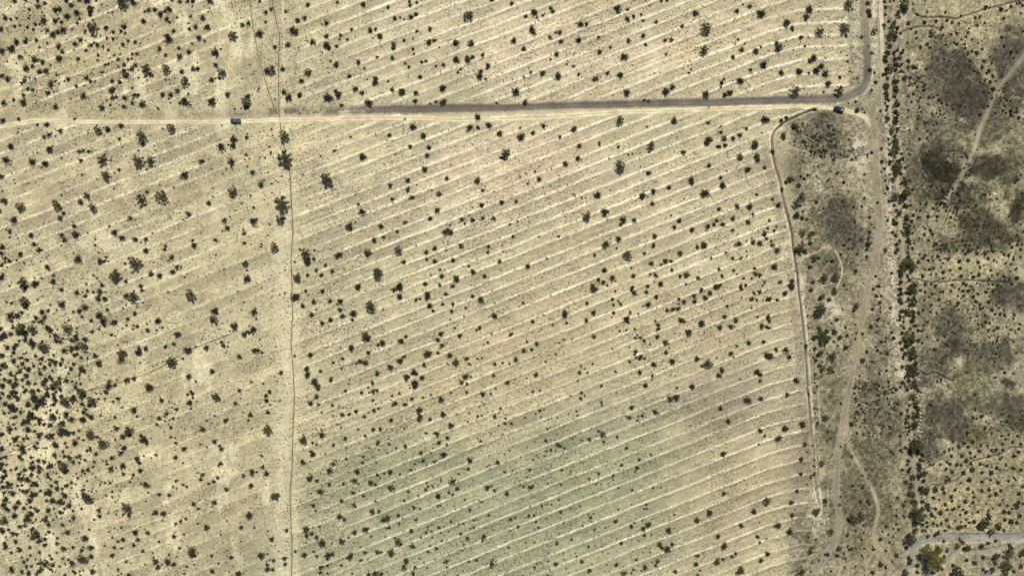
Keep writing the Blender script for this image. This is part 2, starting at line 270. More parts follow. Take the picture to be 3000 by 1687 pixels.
# -- furrow fields
xd = np.interp(GY, LY := [p[1] for p in LINES["drainage_ditch"]][4:], [p[0] for p in LINES["drainage_ditch"]][4:])
rd_y = np.interp(GX, [p[0] for p in LINES["gravel_road"]][::-1][:-9], [p[1] for p in LINES["gravel_road"]][::-1][:-9])
tr_y = np.interp(GX, [p[0] for p in LINES["sandy_track"]][:-3], [p[1] for p in LINES["sandy_track"]][:-3])
def sstep(a, b, x): t = np.clip((x - a) / (b - a), 0, 1); return t * t * (3 - 2 * t)
nz = fbm(GX, GY, 150, 40, 3)
up = (1 - sstep(-16, -4, GY - rd_y + np.where(GX < 960, 20, 0))) * (1 - sstep(2478, 2496, GX))
dn = sstep(4, 14, GY - tr_y) * (1 - sstep(-22, -2, GX - np.where(GY < 420, 2262 + (420 - GY) * 1.1, xd)))
dn *= 1 - sstep(1560, 1600, GY) * sstep(2360, 2400, GX)
field = np.maximum(up, dn)
left = 1 - sstep(835, 870, GX)
amp = field * (1 - left * .22) * (1 - (1 - left) * .55 * (1 - sstep(875, 1060, GX)))
amp *= 1 - .8 * (1 - sstep(20, 220, GX + .55 * GY)) - 0
amp *= 1 - .2 * left * sstep(950, 1250, GY)
amp *= 1 - .72 * left * sstep(560, 740, GX)
amp *= 1 - .8 * sstep(828, 845, GX) * (1 - sstep(862, 885, GX))
amp = np.clip(amp, 0, 1)
d, strip, near, ph = ridge(GX, GY)
rr = np.random.default_rng(5); rs = rr.uniform(.55, 1.0, len(RC) + 2)
gap = sstep(.30 + .09 * left, .50 + .05 * left, fbm(GX, near * 400.0, 130, 90, 3)); wash = .62 + .38 * sstep(.34, .60, fbm(GX, GY, 210, 95, 4)); grain = fbm(GX, GY, 9, 120, 2)
rw = amp * (rs[near] * (.35 + .65 * gap) * left + (1 - left) * (.62 + .38 * rs[near]) * (.74 + .26 * gap) * wash)
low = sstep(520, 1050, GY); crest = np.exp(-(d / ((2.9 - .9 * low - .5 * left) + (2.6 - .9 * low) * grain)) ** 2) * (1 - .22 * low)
# strips between ridges: ground swept darker or paler, each strip its own
along = fbm(GX + strip * 733.0, strip * 517.0, 170, 150, 3)
stp = np.random.default_rng(9).uniform(-1, 1, len(RC) + 2)[strip]
shade = (along - .5) * (.22 + .14 * left) + stp * .025 + (.5 - ph) * -.05
shade = shade - .03 * np.exp(-((ph - .25) / .2) ** 2) * (1 - left)
COL *= (1 + (shade * np.clip(field * .9, 0, 1))[..., None] * np.array([1, 1, .98]))
# blown sand: pale north-south tongues in the western scrub
tong = sstep(.58, .76, fbm(GX, GY * .38, 46, 210, 3)) * left * np.clip(sstep(80, 0, GY - 330) + sstep(820, 980, GY) + .35, 0, 1)
mixc(tong * .72, (230, 219, 176))
dk = sstep(.56, .74, fbm(GX, GY, 62, 230, 4)) * left; mixc(dk * .42, (150, 140, 110))
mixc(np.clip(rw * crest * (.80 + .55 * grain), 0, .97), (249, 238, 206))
mixc(np.clip(amp * np.exp(-((d - 5.5) / 2.2) ** 2) * (1 - left) * .20 * (grain > .45), 0, 1), (130, 117, 92))
Hh += rw * (.24 - .08 * low) * np.exp(-(d / 4.2) ** 2)
# -- mottled burn scars and grit in the east
east = sstep(2290, 2345, GX - (GY - 420) * .06 * (GY < 1500)) * (1 - up)
m_ = np.array([166., 156, 128]); yel = sstep(36, 54, COL[..., 0] - COL[..., 2]) * sstep(160, 176, COL.mean(-1)); mixc(east * .26 * (1 - yel), m_); COL[:] = COL + (east * np.where(COL.mean(-1) < 152, .62, -.04))[..., None] * (COL - m_); dkm = 1 - sstep(135, 165, COL.mean(-1)); COL *= 1 - (east * .17)[..., None] * np.array([1.0, 1.0, .98]); COL *= 1 - (east * dkm)[..., None] * np.array([.08, .055, .085]); mot = fbm(GX, GY, 26, 260, 5); mot2 = fbm(GX, GY, 7, 275, 3)
COL *= (1 + (east * ((mot - .5) * .34 + (mot2 - .5) * (.66 + .3 * dkm)))[..., None])
COL *= (1 + ((1 - east) * ((mot2 - .5) * .20 + (fbm(GX, GY, 30, 290, 3) - .5) * .12))[..., None])
# big soft dark patches of soil colour round the western end of the gravel road
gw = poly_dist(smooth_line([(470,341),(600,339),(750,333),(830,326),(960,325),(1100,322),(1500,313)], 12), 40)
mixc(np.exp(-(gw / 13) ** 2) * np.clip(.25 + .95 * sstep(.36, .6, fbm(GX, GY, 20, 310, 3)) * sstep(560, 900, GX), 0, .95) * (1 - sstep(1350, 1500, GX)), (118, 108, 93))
pw = poly_dist(smooth_line([(1000,330),(1080,326),(1130,318),(1150,328),(1090,336),(1000,336)], 8), 20)
# ---- plant positions: one string per 750x422 px tile of the survey, "x y r" in units of 2.913 px
T = {
(0,0): "15 2 2.5;26 1 2;38 2 2;38 7 2.5;45 4 2;67 1 3;72 6 2.5;80 1 2.5;88 2 3;97 1 1.5;125 5 5;134 3 3;122 2 3;56 11 3;60 10 3;78 14 3.5;91 9 3.5;91 12 3;91 16 2;68 17 3;30 10 1.8;5 19 2.5;11 20 1.8;17 19 1.8;29 19 1.5;45 22 4;36 25 2.2;40 25 1.5;56 22 3;62 23 2;80 20 1.8;78 24 2;15 27 1.8;20 26 1.6;28 28 1.8;34 30 1.5;1 30 2.5;48 31 2.5;54 35 3;58 33 2.5;64 31 3.5;95 30 5.2;86 32 1.8;107 29 2.6;114 33 2;125 28 3;122 32 2;126 34 1.5;145 22 3.2;162 15 3.2;170 10 3.5;166 12 2;156 11 2.5;150 11 2.5;146 12 1.5;168 20 2.5;171 23 1.8;192 17 2;178 18 1.5;189 2 2.5;194 2 2.5;181 2 2;211 2 3;173 0 2;204 19 3.2;209 28 3.2;197 28 2.6;191 30 2;175 32 2;235 37 4.2;244 26 2.5;250 24 2.5;200 39 3.4;170 40 3.5;168 37 2.5;217 54 3.6;190 53 2.8;181 58 3.6;161 50 2.6;167 56 2.2;180 49 1.8;193 44 1.2;222 50 1.2;17 43 3;26 42 2.8;37 41 2.4;48 44 1.3;12 50 3.6;2 52 3;40 48 1.4;20 58 2.5;59 47 3;63 53 2.2;60 60 3.8;35 61 3.4;43 63 2.6;27 69 2.8;33 67 2;40 73 2.8;47 72 3;26 71 2;79 60 2.5;76 45 2.8;81 41 2;92 46 2.2;98 46 2.4;95 43 1.5;87 51 1.5;109 51 1.8;108 39 1.5;114 40 1.6;124 45 2;129 42 1.8;136 43 2;141 44 1;115 56 1.6;99 56 1.6;98 61 1.5;119 60 2;129 60 1.8;133 55 1.6;138 55 1.8;106 66 1.8;109 65 1.5;119 67 1.2;125 66 2.5;136 66 2.4;133 70 2.5;125 72 2.5;127 77 3.2;103 73 1.6;148 71 4.5;152 76 2.5;168 71 4.2;183 73 2.4;194 70 2.5;199 70 2.4;187 83 4.5;224 74 4.2;221 79 2;217 66 2.6;213 81 3.2;2 77 2.8;8 80 3.5;25 82 2.2;22 84 1.4;52 85 3.5;56 82 1.5;69 80 2.8;77 87 2;87 79 2.5;91 82 1.8;96 82 1.3;113 82 2;121 83 2;133 89 1.5;28 90 2;33 91 2.2;49 94 2.4;24 96 1.8;14 101 1.8;24 104 4;4 104 3;56 108 3.2;84 97 3;103 109 3;112 92 3.2;115 90 2;113 99 2.4;117 98 2;126 99 2.8;135 96 2;139 96 2;143 106 3.2;125 108 2.4;133 104 1.8;111 106 1.5;164 96 3;172 96 3;179 92 2.5;186 103 4;181 104 2;213 103 4;229 96 3;248 104 4.5;249 98 3;248 108 3;236 110 1.2;192 106 1;47 126 2.8;38 126 2;3 122 2.8;19 120 1.8;75 120 1.5;61 132 2.3;100 131 4.2;109 131 3.2;122 127 2.8;173 130 4.2;144 139 5.5;50 136 2.5;45 138 2.5;120 140 1.8;235 141 4;248 139 2.2",
(1,0): "4 2 2;10 13 2.2;15 10 2;30 12 2;10 23 1.6;52 5 2.2;42 21 2.2;49 19 2.4;71 24 2.8;4 35 4;37 31 3.4;40 33 3;71 37 2.4;57 43 3;52 42 1;32 46 2.8;19 48 2;71 46 3;73 49 2.4;81 47 1.6;85 36 1.8;84 40 1;92 40 1.5;96 30 1.6;108 5 2.2;82 3 1.5;115 31 3;120 30 1.6;125 37 2.7;133 8 1.6;154 2 1.5;155 6 1.5;162 3 1.5;156 18 2.5;161 15 1.8;140 19 2;145 18 1.2;149 20 1;153 20 .9;175 30 1.8;162 32 1.6;138 45 2;138 49 2;149 41 1.4;158 40 1;174 43 3;179 41 2;158 50 1.5;159 55 1.2;201 44 3;216 45 3.2;214 17 5;237 1 2.5;257 4 2;137 59 2;122 58 1.2;103 63 2.2;81 66 3;75 62 1.2;94 77 2;109 69 1;167 63 1.6;171 62 1.4;150 64 1.5;154 68 1.8;201 61 3.5;213 61 3.2;218 58 1.8;228 56 2.2;233 67 2.5;189 66 1.8;181 67 1.3;206 70 1.2;203 73 1.3;225 77 3.4;226 72 2;231 80 1.2;16 71 4.4;11 73 3;27 70 2.6;52 74 3.5;46 82 2.4;120 80 3;120 84 2.5;112 80 1;165 78 2.4;133 82 1.3;188 89 3.6;28 93 3;33 99 3.8;44 96 2.7;73 99 4;83 96 4;80 92 2;100 90 2.6;107 94 2;114 104 4;137 91 2;147 93 3.4;161 94 2.4;160 102 2;188 104 3.2;86 106 2;175 105 1.2;181 103 1.6;242 104 1.2;223 118 3;234 127 3.4;215 129 3.2;223 129 2;158 128 3.6;168 137 3.2;134 136 2;245 135 2.8;29 138 5;95 138 1.2;23 87 .8;20 101 .9;150 120 .9",
(2,0): "22 13 3;14 17 1.6;31 16 1.4;39 9 1.6;41 12 2;25 18 1.2;20 30 3;22 34 2.2;2 42 3;12 50 2.2;38 38 2;48 33 2.4;44 33 1.2;49 42 2.2;69 25 2.6;75 25 2.4;67 41 2.8;87 38 1.6;106 9 3.4;107 13 1.5;116 10 1.8;116 20 2.6;122 17 1.7;130 15 1.5;132 21 1.3;145 23 1.6;145 21 1;150 1 1.4;156 1 1.4;123 0 1.4;138 6 .9;184 14 3.2;171 27 1.7;194 30 5;192 52 4.2;226 12 2.1;239 7 2;250 15 4;232 5 1;132 36 2.2;154 41 1.6;160 41 2;117 42 2;134 45 1.4;99 48 1.3;88 53 2.4;113 58 3.6;45 55 2.6;39 60 1.2;54 53 .6;31 74 2.6;19 73 1.4;12 78 1.2;46 77 3.2;62 67 1.5;55 65 1.1;84 80 2.6;96 74 1.6;109 76 3.2;67 75 1.8;121 66 .7;143 74 .8;155 55 1.2;222 58 2.5;231 51 2.7;245 52 2.9;250 48 1.3;227 40 1.2;224 45 1;234 44 1;253 66 3.6;240 71 1.8;229 82 3;213 80 1.4;211 84 2.2;210 88 1.1;180 70 1;178 74 1.2;4 93 3.6;13 104 3;115 94 3.4;154 93 4;161 88 2.8;194 96 3.8;219 94 2.8;214 96 2.2;133 101 1.2;137 102 1.6;198 108 .9;108 122 4.2;163 122 3.2;197 124 1.8;254 121 3.8;62 131 2.8;32 127 2.2;21 134 2;9 139 4;8 129 1.2;48 138 1.8;210 133 1.8;236 130 1.6;229 136 2.2;213 140 2.8;222 140 2.1;197 142 4;88 144 1.3;244 144 2.5;209 128 .8;251 134 .9",
(3,0): "80 5 4.5;41 10 3.8;38 18 3;18 24 4;24 29 2;51 33 4.4;76 31 5;33 38 2;8 44 2.4;10 50 3.6;37 47 1.4;46 59 3.2;42 62 2.4;53 67 3;48 72 3.4;57 75 3.2;31 73 3.4;13 74 2.6;41 74 1.4;80 62 1.4;72 78 1.5;26 93 5.2;60 85 3.6;70 92 4.6;47 111 2.4;89 112 2.6;95 110 1.2;97 113 1.1;13 122 2.6;18 119 1.8;26 128 3.2;15 137 3;0 121 2;88 103 1.5;81 104 .9;56 93 1.2;43 97 .8;39 95 .7;94 38 2;100 4 2.4;101 12 2.6;102 16 2.4;106 32 3.4;104 54 2;102 71 2;91 84 .9;107 74 1.2;108 83 1.6;104 91 1.4;117 2 2;118 8 1.6;118 15 1.6;121 22 1.6;134 6 5.5;137 11 3;130 15 2.4;132 18 1.5;141 24 2.6;124 28 3.4;123 36 4.6;128 38 2.5;130 29 2.2;133 34 1.5;144 30 1.5;122 47 2.4;121 54 2;119 58 1.5;119 62 1.5;127 60 1.8;132 59 2.4;134 54 2.2;130 51 1.6;136 51 1.5;127 66 2;134 65 1.5;121 70 4.2;134 72 2;141 62 1.8;120 79 1.6;128 84 1.5;128 89 2.5;127 97 1.8;119 90 1.3;120 97 1.5;128 105 3;128 113 2.4;119 111 2;119 119 1.5;128 123 2.6;113 112 1.5;124 131 3.4;128 137 2;127 143 4;121 140 1.2;157 23 2;169 22 2.2;164 34 3.2;149 33 1.4;150 15 1.8;160 12 1.1;178 13 1.3;185 23 2;180 21 1.5;192 24 1.4;194 16 1.2;175 28 1.6;176 36 1.2;184 35 1.3;190 34 1.4;201 33 1.2;202 29 1;210 26 1.3;208 18 1.2;213 17 1.2;234 10 2.4;218 24 1.1;237 19 1.4;244 7 1.6;250 4 1.3;219 8 1.8;240 11 1.2;256 6 1.3;254 14 1.2;243 30 1.2;256 32 1.4;235 38 1.4;199 37 1.3;194 40 1;205 40 1.2;160 45 1.6;153 48 1.6;140 44 1.2;149 39 1.2;168 38 1;179 45 1;187 43 1.3;190 45 1.3;198 45 1.4;198 49 1.2;215 50 1.2;210 54 2.2;205 52 1.2;201 55 1.3;203 62 1.6;217 62 2;223 58 1.1;225 64 1.2;215 68 2;222 71 1.4;220 74 1.3;207 72 1.2;211 74 1.2;226 77 1.5;235 77 1.2;237 47 1.5;244 53 2;250 53 1.5;247 59 1.4;240 65 1;218 81 1.4;223 83 1.6;213 83 1.3;226 90 2.4;216 85 1;229 82 1;240 84 .9;237 93 1.2;222 94 1.2;225 99 1.3;233 99 .9;234 102 1.2;240 101 1.6;244 102 1.3;249 96 1;254 97 1;220 97 .9;219 101 1;236 112 1.6;239 114 1.2;244 112 2;250 109 1.2;250 113 1.2;252 119 1.6;244 116 2;228 114 1.2;232 105 1.3;221 107 1.2;217 109 1;213 116 1.6;225 117 1.2;157 91 1.8;157 87 1.5;152 79 1.5;159 70 1.6;146 68 2.2;141 68 1.5;149 69 1.6;137 79 2.5;143 78 1.5;148 84 1.4;150 88 1.6;142 86 1.3;141 97 1.5;146 95 1.6;153 99 1.5;151 102 1.2;144 103 1.2;161 99 1.2;164 99 1;167 98 1.2;170 96 1.2;172 101 1.6;175 104 1.5;180 106 1.3;161 105 1.1;194 107 1.3;186 110 1.2;152 109 1.3;154 113 1.2;141 111 1.3;151 117 1.2;150 120 1.2;151 125 1.3;157 123 1.2;158 125 1.2;166 126 1.1;140 119 1;150 130 1;142 131 1;160 132 1.2;164 135 1.1;152 140 1.5;160 139 1.3;161 142 1.1;142 142 1.1;195 117 1.1;189 118 .8;190 122 1;199 125 .8;206 125 .7;208 136 1;183 85 1;168 83 .9;169 52 .9;173 50 1;182 62 1;188 51 1;186 68 1.1;171 59 1;177 60 1;165 115 1.1;169 114 1;171 118 1.1;177 115 1;178 119 1",
(0,1): "11 3 3.4;50 6 3.6;7 17 4;33 19 4;46 20 4;42 24 1.2;80 8 2.2;84 7 1.8;89 8 2;82 17 2;104 17 4.6;108 33 4.6;120 26 2;141 18 5.6;153 18 4.6;148 26 1.5;143 0 2.5;223 4 4;235 2 3;203 18 3;233 19 3.8;248 11 1.6;254 29 2.8;186 32 3.6;213 25 1;249 23 1;2 33 2.6;83 31 1.2;29 40 1;62 52 1.2;5 58 3.6;22 64 4.4;59 62 4.8;88 53 3.6;81 59 3;95 64 4.2;64 70 2;61 75 3.2;15 77 4;75 83 2.4;77 92 4;10 88 2.4;10 94 1.2;32 92 2.6;18 95 .9;62 92 2.4;65 97 3;35 101 2.8;40 107 3;21 111 2.6;3 104 3;2 110 2.5;6 115 2;10 118 2.2;5 119 1.5;2 122 2;17 117 1.2;0 68 2.5;96 96 1.2;96 102 1.4;131 75 2.4;143 57 5.5;164 54 6;148 49 2;175 44 1.2;235 49 4.6;210 60 2.8;214 53 1.2;190 71 2.6;243 60 1.2;252 52 1.2;255 64 1.8;226 77 3.2;229 85 2.8;246 90 2.3;246 100 2.2;255 78 4;217 97 2.2;195 102 2.6;194 97 1.5;116 89 3;123 95 3.4;136 96 2.6;147 96 2.4;142 99 1;147 107 3.2;166 106 2;167 103 2;173 114 3;137 120 6.2;178 124 2.4;174 129 3;152 131 2.6;161 133 3.2;118 133 5.6;112 131 1.2;110 134 1.2;127 138 2.2;94 132 1.3;79 116 3.8;101 118 3;105 118 1.6;107 114 1.8;109 118 1;126 120 1.8;48 124 2.6;2 134 3.4;25 140 5;36 141 3.8;54 139 2.8;54 132 1.3;42 135 1.2;103 142 2.2;142 143 2.4;87 141 1.2;247 121 3.7;248 127 1.4;249 136 3.4;180 82 .7;180 85 .8;202 90 .7;155 119 .9;172 75 .9",
(1,1): "30 16 6.6;15 9 1.5;4 13 1;9 14 1;72 37 6;107 13 3.6;79 7 1.3;65 12 .8;47 31 1;5 41 3.2;16 40 1.2;27 61 6.6;25 76 4.4;28 75 2;14 81 1.4;12 92 1.1;19 104 4.2;6 101 1.2;107 69 3.4;103 61 1.6;94 84 3.8;100 79 1;126 83 2.8;135 42 2.3;137 56 2;153 37 2.4;153 46 2;157 54 2.4;172 12 2.3;174 4 2.3;155 3 1.8;170 26 3;184 51 2.6;192 35 2;223 38 3.6;251 10 4.2;250 15 2;246 14 1.5;228 47 1.8;239 48 .8;247 59 2.4;227 62 2.2;218 64 .8;182 67 3.2;175 75 2;150 79 2;142 88 1.5;128 94 1.6;119 97 2.6;207 76 1.8;210 80 1.4;218 77 2.4;228 75 1.8;239 75 2;195 82 1.2;191 89 3.4;196 89 2.4;255 81 1.2;221 97 .7;206 103 2.2;180 105 2.4;191 107 1.2;171 109 2.6;172 116 1.6;144 107 4.4;112 110 3.4;83 112 3.6;51 110 5.2;52 119 3.4;58 116 2;44 106 1;59 107 1.2;70 122 1.8;61 127 1.8;77 128 1.8;66 132 2;52 132 1.8;42 134 4.2;39 119 1;123 131 5;121 127 2.5;149 119 2.4;180 118 2.5;198 117 2.3;234 103 1.8;233 109 1.6;245 118 2;214 123 1.3;218 129 3;230 133 2.4;185 126 1.2;187 133 2;202 136 3.6;170 141 2.4;176 132 1;185 142 1.5;198 143 2.2;103 143 3;144 143 3.5",
(2,1): "68 2 2.2;66 15 2.4;70 16 .9;54 20 3;23 28 1.2;8 33 1;27 36 2.6;16 40 1.3;4 58 1.6;107 3 1.6;139 3 4.2;108 23 5.2;121 10 .9;117 11 1;88 1 1.2;172 9 2.2;195 0 2.5;208 3 1.9;214 2 2.3;229 14 3;244 2 3.8;246 13 3;247 17 2.2;237 26 2.9;254 24 1.8;198 22 2.6;180 37 3.2;181 41 1;210 34 2;212 42 3.4;194 50 3.8;158 44 2.4;142 48 2.6;131 53 3.4;137 30 2.7;141 60 2.4;86 52 3.2;70 54 1.1;100 59 .6;75 73 4.2;93 69 3.6;112 77 3.4;109 81 2;123 77 2.6;145 38 .7;168 77 2.4;163 84 2.3;160 72 .9;173 55 .9;208 66 2.2;226 63 2.5;239 64 3.2;242 71 1.5;222 75 2;206 77 2;203 81 2.2;212 81 2.6;197 83 2.2;195 87 1;181 87 2.6;237 79 2.8;222 87 1.8;246 51 1.5;254 91 3;256 95 1.6;257 85 1.4;241 95 1;242 99 2.5;249 100 2.6;228 101 3.2;236 97 .8;236 108 1.2;222 115 1.8;230 115 1.5;215 109 1;217 112 .8;236 113 .9;242 112 .8;200 115 1.3;143 93 2.8;142 102 1.9;107 96 2.6;94 101 3.8;83 112 1.9;47 93 1.2;1 93 1.6;16 123 2.1;27 93 .8;105 105 1.2;116 112 4.6;93 127 2.8;101 135 3;104 138 1;122 133 2;120 125 1.2;133 110 1.7;140 120 2.2;154 118 2.8;150 121 1.4;160 118 1.5;169 110 2.6;186 104 2.4;193 102 3.1;139 131 1.2;144 132 2.1;161 127 1.8;175 132 2.9;169 133 1.9;187 135 1.9;175 141 1.2;208 126 1.4;211 133 1.5;223 127 1.5;226 131 1;244 125 1.6;245 131 2.2;249 132 1.8;241 135 1.2;233 135 1.4;235 142 1.7;230 143 1.7;209 142 1.8;205 143 2.4;149 141 2.8;136 143 2;121 144 1.8;81 143 2.5;87 137 2;92 139 2.2;96 142 1.2;35 115 1;254 139 1.2;252 142 1",
(3,1): "4 8 2.8;14 46 2.8;4 56 1.6;10 62 2.8;22 36 3.2;18 39 2;33 54 4;27 60 4.2;32 62 1.5;28 72 3.4;34 75 2.4;31 42 2.4;35 68 1.2;33 33 1.8;40 32 1.5;36 35 1.4;48 59 1.8;34 89 3.4;41 92 3;45 90 1.8;42 100 2.4;32 106 5;29 107 3;37 108 2.4;46 115 3.4;51 115 2;64 118 2.4;59 118 1.2;42 124 2.6;55 135 4.2;67 134 4.2;45 139 2.3;6 124 3;9 107 2.6;4 102 1.9;3 98 1.4;6 87 1.6;8 83 1.3;1 77 1.4;24 138 2.4;23 142 3.6;12 139 2;88 128 2.4;76 142 1.6;111 143 1.8;124 130 1.5;108 133 1.4;123 8 1;128 3 3.4;127 8 4.6;129 24 5;128 30 3;126 17 1.4;130 17 1.4;126 36 2;137 50 5.2;134 56 3.4;127 53 3.6;132 69 3;142 50 2;145 46 1.5;139 73 2.2;146 72 2;144 78 1.8;138 85 5;140 90 3;145 90 1.5;129 80 2;141 97 2.2;145 105 1.8;141 110 1.4;128 109 2;129 101 2;129 93 1.2;125 89 1.8;120 77 1.2;118 107 1.8;135 120 4.2;141 119 4;145 125 4;134 127 4;143 122 3.6;133 133 2.2;133 139 2;146 142 4.2;151 119 2;158 112 2;152 111 1.2;156 115 1.6;161 117 1.5;165 114 1.2;166 117 1.1;171 113 1.8;173 117 1.2;181 116 1.5;178 115 1;183 114 .9;176 120 1.2;192 118 2;201 117 1.8;211 119 1.6;227 117 1.4;221 115 1.5;230 119 1;213 124 1.2;217 122 1;193 125 1.8;183 127 1.5;176 129 1.8;166 125 1.5;163 126 1.2;158 126 1.2;174 124 1;155 133 1.8;164 131 1.2;169 131 1.2;194 133 2;206 134 2;212 132 2;224 127 1.5;231 131 1.4;225 132 1;242 112 1.8;237 111 1.5;247 114 1;244 121 1.2;239 120 1.2;254 114 1;250 125 .9;244 128 1;237 133 1.2;222 136 1.6;238 138 1.5;250 135 2;243 136 1.2;222 141 1.2;226 141 1.6;231 142 1.5;245 141 1.6;210 140 1.3;196 140 1.8;199 142 1.6;185 142 1.5;187 137 1.3;176 135 1.2;172 136 1;168 143 2;164 141 1.2;158 141 1.5;140 63 1.5;143 62 1.4;149 67 1.2;151 74 1.2;147 83 .9;158 85 1.2;164 87 1.8;166 91 1.5;157 91 1.4;152 95 1;161 97 1.3;147 100 1;168 101 2;166 103 1.2;173 106 1.4;177 107 1.2;182 108 1.2;190 107 1.3;196 107 1.2;201 108 2;210 110 1.6;218 110 1.8;225 107 1.4;211 104 1.4;213 101 1.2;245 104 2;250 102 1.2;243 101 1.2;254 106 1.3;252 97 1.3;255 101 1;166 65 1.6;174 60 1.8;177 60 1.4;169 60 1;161 73 2;170 73 1.6;172 68 1.2;179 67 1.2;153 67 1.2;159 60 1.6;181 48 1.3;177 49 1.2;193 47 1.2;195 44 1.4;193 58 1.8;197 59 1.2;191 65 1.3;187 60 1;191 52 1;218 51 1.4;223 51 1.3;230 55 1.1;239 50 1;249 37 1.6;251 36 1.5;248 40 1.1;254 31 1.3;250 33 .9;218 36 1;217 41 .9;184 74 1;87 79 1.8;82 96 1.6;76 102 1.5;73 111 1.6;79 117 1.1;90 111 1.4;99 114 2;85 105 1.3;102 89 2;101 95 1.8;100 101 2.4;99 106 1.5;102 74 1.5;104 81 1;94 63 1.6;97 55 1.4;75 58 1.6;76 39 1.8;61 36 1;65 43 1;70 29 1.2;82 29 .9;97 31 1.4;100 11 1.3;104 9 1.4;84 16 1.5;80 13 1;88 14 .9;66 16 1.6;81 7 1;73 11 1.2;56 65 1.2;58 69 .9;45 80 .9;62 94 .8;120 45 1.8;118 37 1.3;122 58 1.6;126 61 1.5;118 50 1.2;110 59 1.3;114 18 1.8;114 5 1.4;117 25 1.6;114 28 1;138 24 1.5;138 38 1.8;137 35 1.5;138 41 1.6;143 37 1.3;140 5 1.2;135 15 1.8;134 10 1.2",
(0,2): "26 14 5;26 18 3;12 15 1.8;7 14 1.3;11 28 4;18 28 3.5;22 25 2.2;12 33 2;62 2 2.6;26 0 2;63 17 4;51 17 1.5;43 24 3.2;49 23 2;45 30 2.6;37 30 2.4;42 34 2.2;39 34 1.5;34 34 1.8;78 5 2.6;88 3 2;86 8 2.2;94 4 1.6;101 4 3.4;83 4 1;99 11 2.8;106 11 2.4;100 8 2;86 20 3.4;80 23 2.4;74 24 1.6;83 29 1.8;108 22 1.9;100 28 3.4;104 33 3.4;92 33 2.2;105 37 2.4;115 35 3.4;127 8 3;136 10 5;133 7 3;143 2 2;135 3 1.2;138 19 1.2;130 12 1.3;124 20 1;136 26 2.4;129 31 2.2;138 39 2.4;134 41 1.4;134 37 1;149 43 2;158 42 1.2;159 33 3.8;148 36 1.2;93 44 2.2;100 41 1.3;112 47 2;116 48 1.3;123 41 .7;69 41 4.4;50 42 3.4;23 41 5;34 41 4.5;26 45 4;19 45 3;11 46 2.4;6 49 2;1 41 3;1 50 4;8 60 2.4;14 60 2.6;17 57 2;32 55 3;26 52 2.5;46 59 4.8;42 60 3;57 53 2.8;61 54 2;65 63 2.8;72 63 2;63 72 2;77 51 3;86 52 3;85 58 4.6;78 60 3;78 66 1.5;82 70 2;88 71 1.3;100 76 3.8;82 82 3.2;85 84 2;72 81 2.4;124 65 4.2;122 72 4;140 64 4;147 61 3;174 74 4.8;189 63 4;179 47 4;166 59 2.2;175 56 2.2;197 59 1.2;208 60 2.6;223 54 2;225 58 2.2;236 39 3.8;248 44 1.5;246 47 3.2;251 45 2;255 42 3;217 23 3.6;216 32 4.4;213 32 2;193 7 5;256 24 3.4;256 63 2.8;241 69 2.8;184 71 1.8;164 74 .9;128 93 3.4;135 91 2.6;110 99 3.8;116 98 2.2;118 92 1.2;106 104 2;110 94 2;102 106 1;97 106 1;151 100 4;163 113 2.8;190 89 3.2;214 84 3;197 94 1.2;192 104 1.8;194 106 2.2;189 107 1.5;194 110 1.5;191 115 3;192 121 1.4;218 109 4.2;237 116 2.4;241 103 2.4;253 94 1.6;252 127 2.5;250 133 1.6;227 133 2.4;216 128 1.2;208 133 1.2;204 142 3.4;213 135 1;178 122 2.2;168 126 2.4;174 131 1.8;160 131 2.4;158 137 1.6;166 133 1.1;172 140 1.6;161 139 .9;135 123 3;138 129 1.6;119 111 2.6;114 114 1.8;106 111 1.4;94 113 4.6;123 120 1.2;116 130 1.6;118 141 2.6;115 139 1.3;131 143 4.4;83 106 4.4;79 103 2;68 114 5;74 111 3.4;63 115 3;62 109 2.4;54 117 1.8;55 111 3;84 132 3.4;92 130 3;88 127 2;87 122 1.6;78 123 1.4;67 127 3.4;72 132 3;54 130 3.6;51 138 2.6;60 130 1.2;32 127 3.6;40 132 3;36 130 2;12 120 4;21 125 1.8;14 130 1.8;28 134 3;23 136 2;14 137 2;29 142 4;62 143 4;10 142 3.5;16 141 2;5 117 2.4;3 106 2.4;12 105 2.4;18 111 2.4;35 112 4;41 115 4;44 111 3;47 107 2.8;37 118 3;57 96 4.4;52 91 2.4;44 96 3.6;60 91 2.4;67 93 2.8;27 88 3;20 84 2.6;11 86 2.4;5 92 2.4;3 98 3;10 94 3;14 98 3;17 97 2;28 95 2;36 96 1.8;26 103 2;33 104 3;39 103 2;41 76 2;45 80 2.4;50 77 2;53 73 2;50 72 1.6;23 76 2.6;28 72 2.2;22 70 2;34 78 2;14 74 2.8;2 68 3;3 78 3.4;1 82 2;29 82 3;33 60 1.5;69 75 1;61 78 1.5;66 80 1.2;69 86 1.4;41 86 2;53 83 1.5;43 72 1",
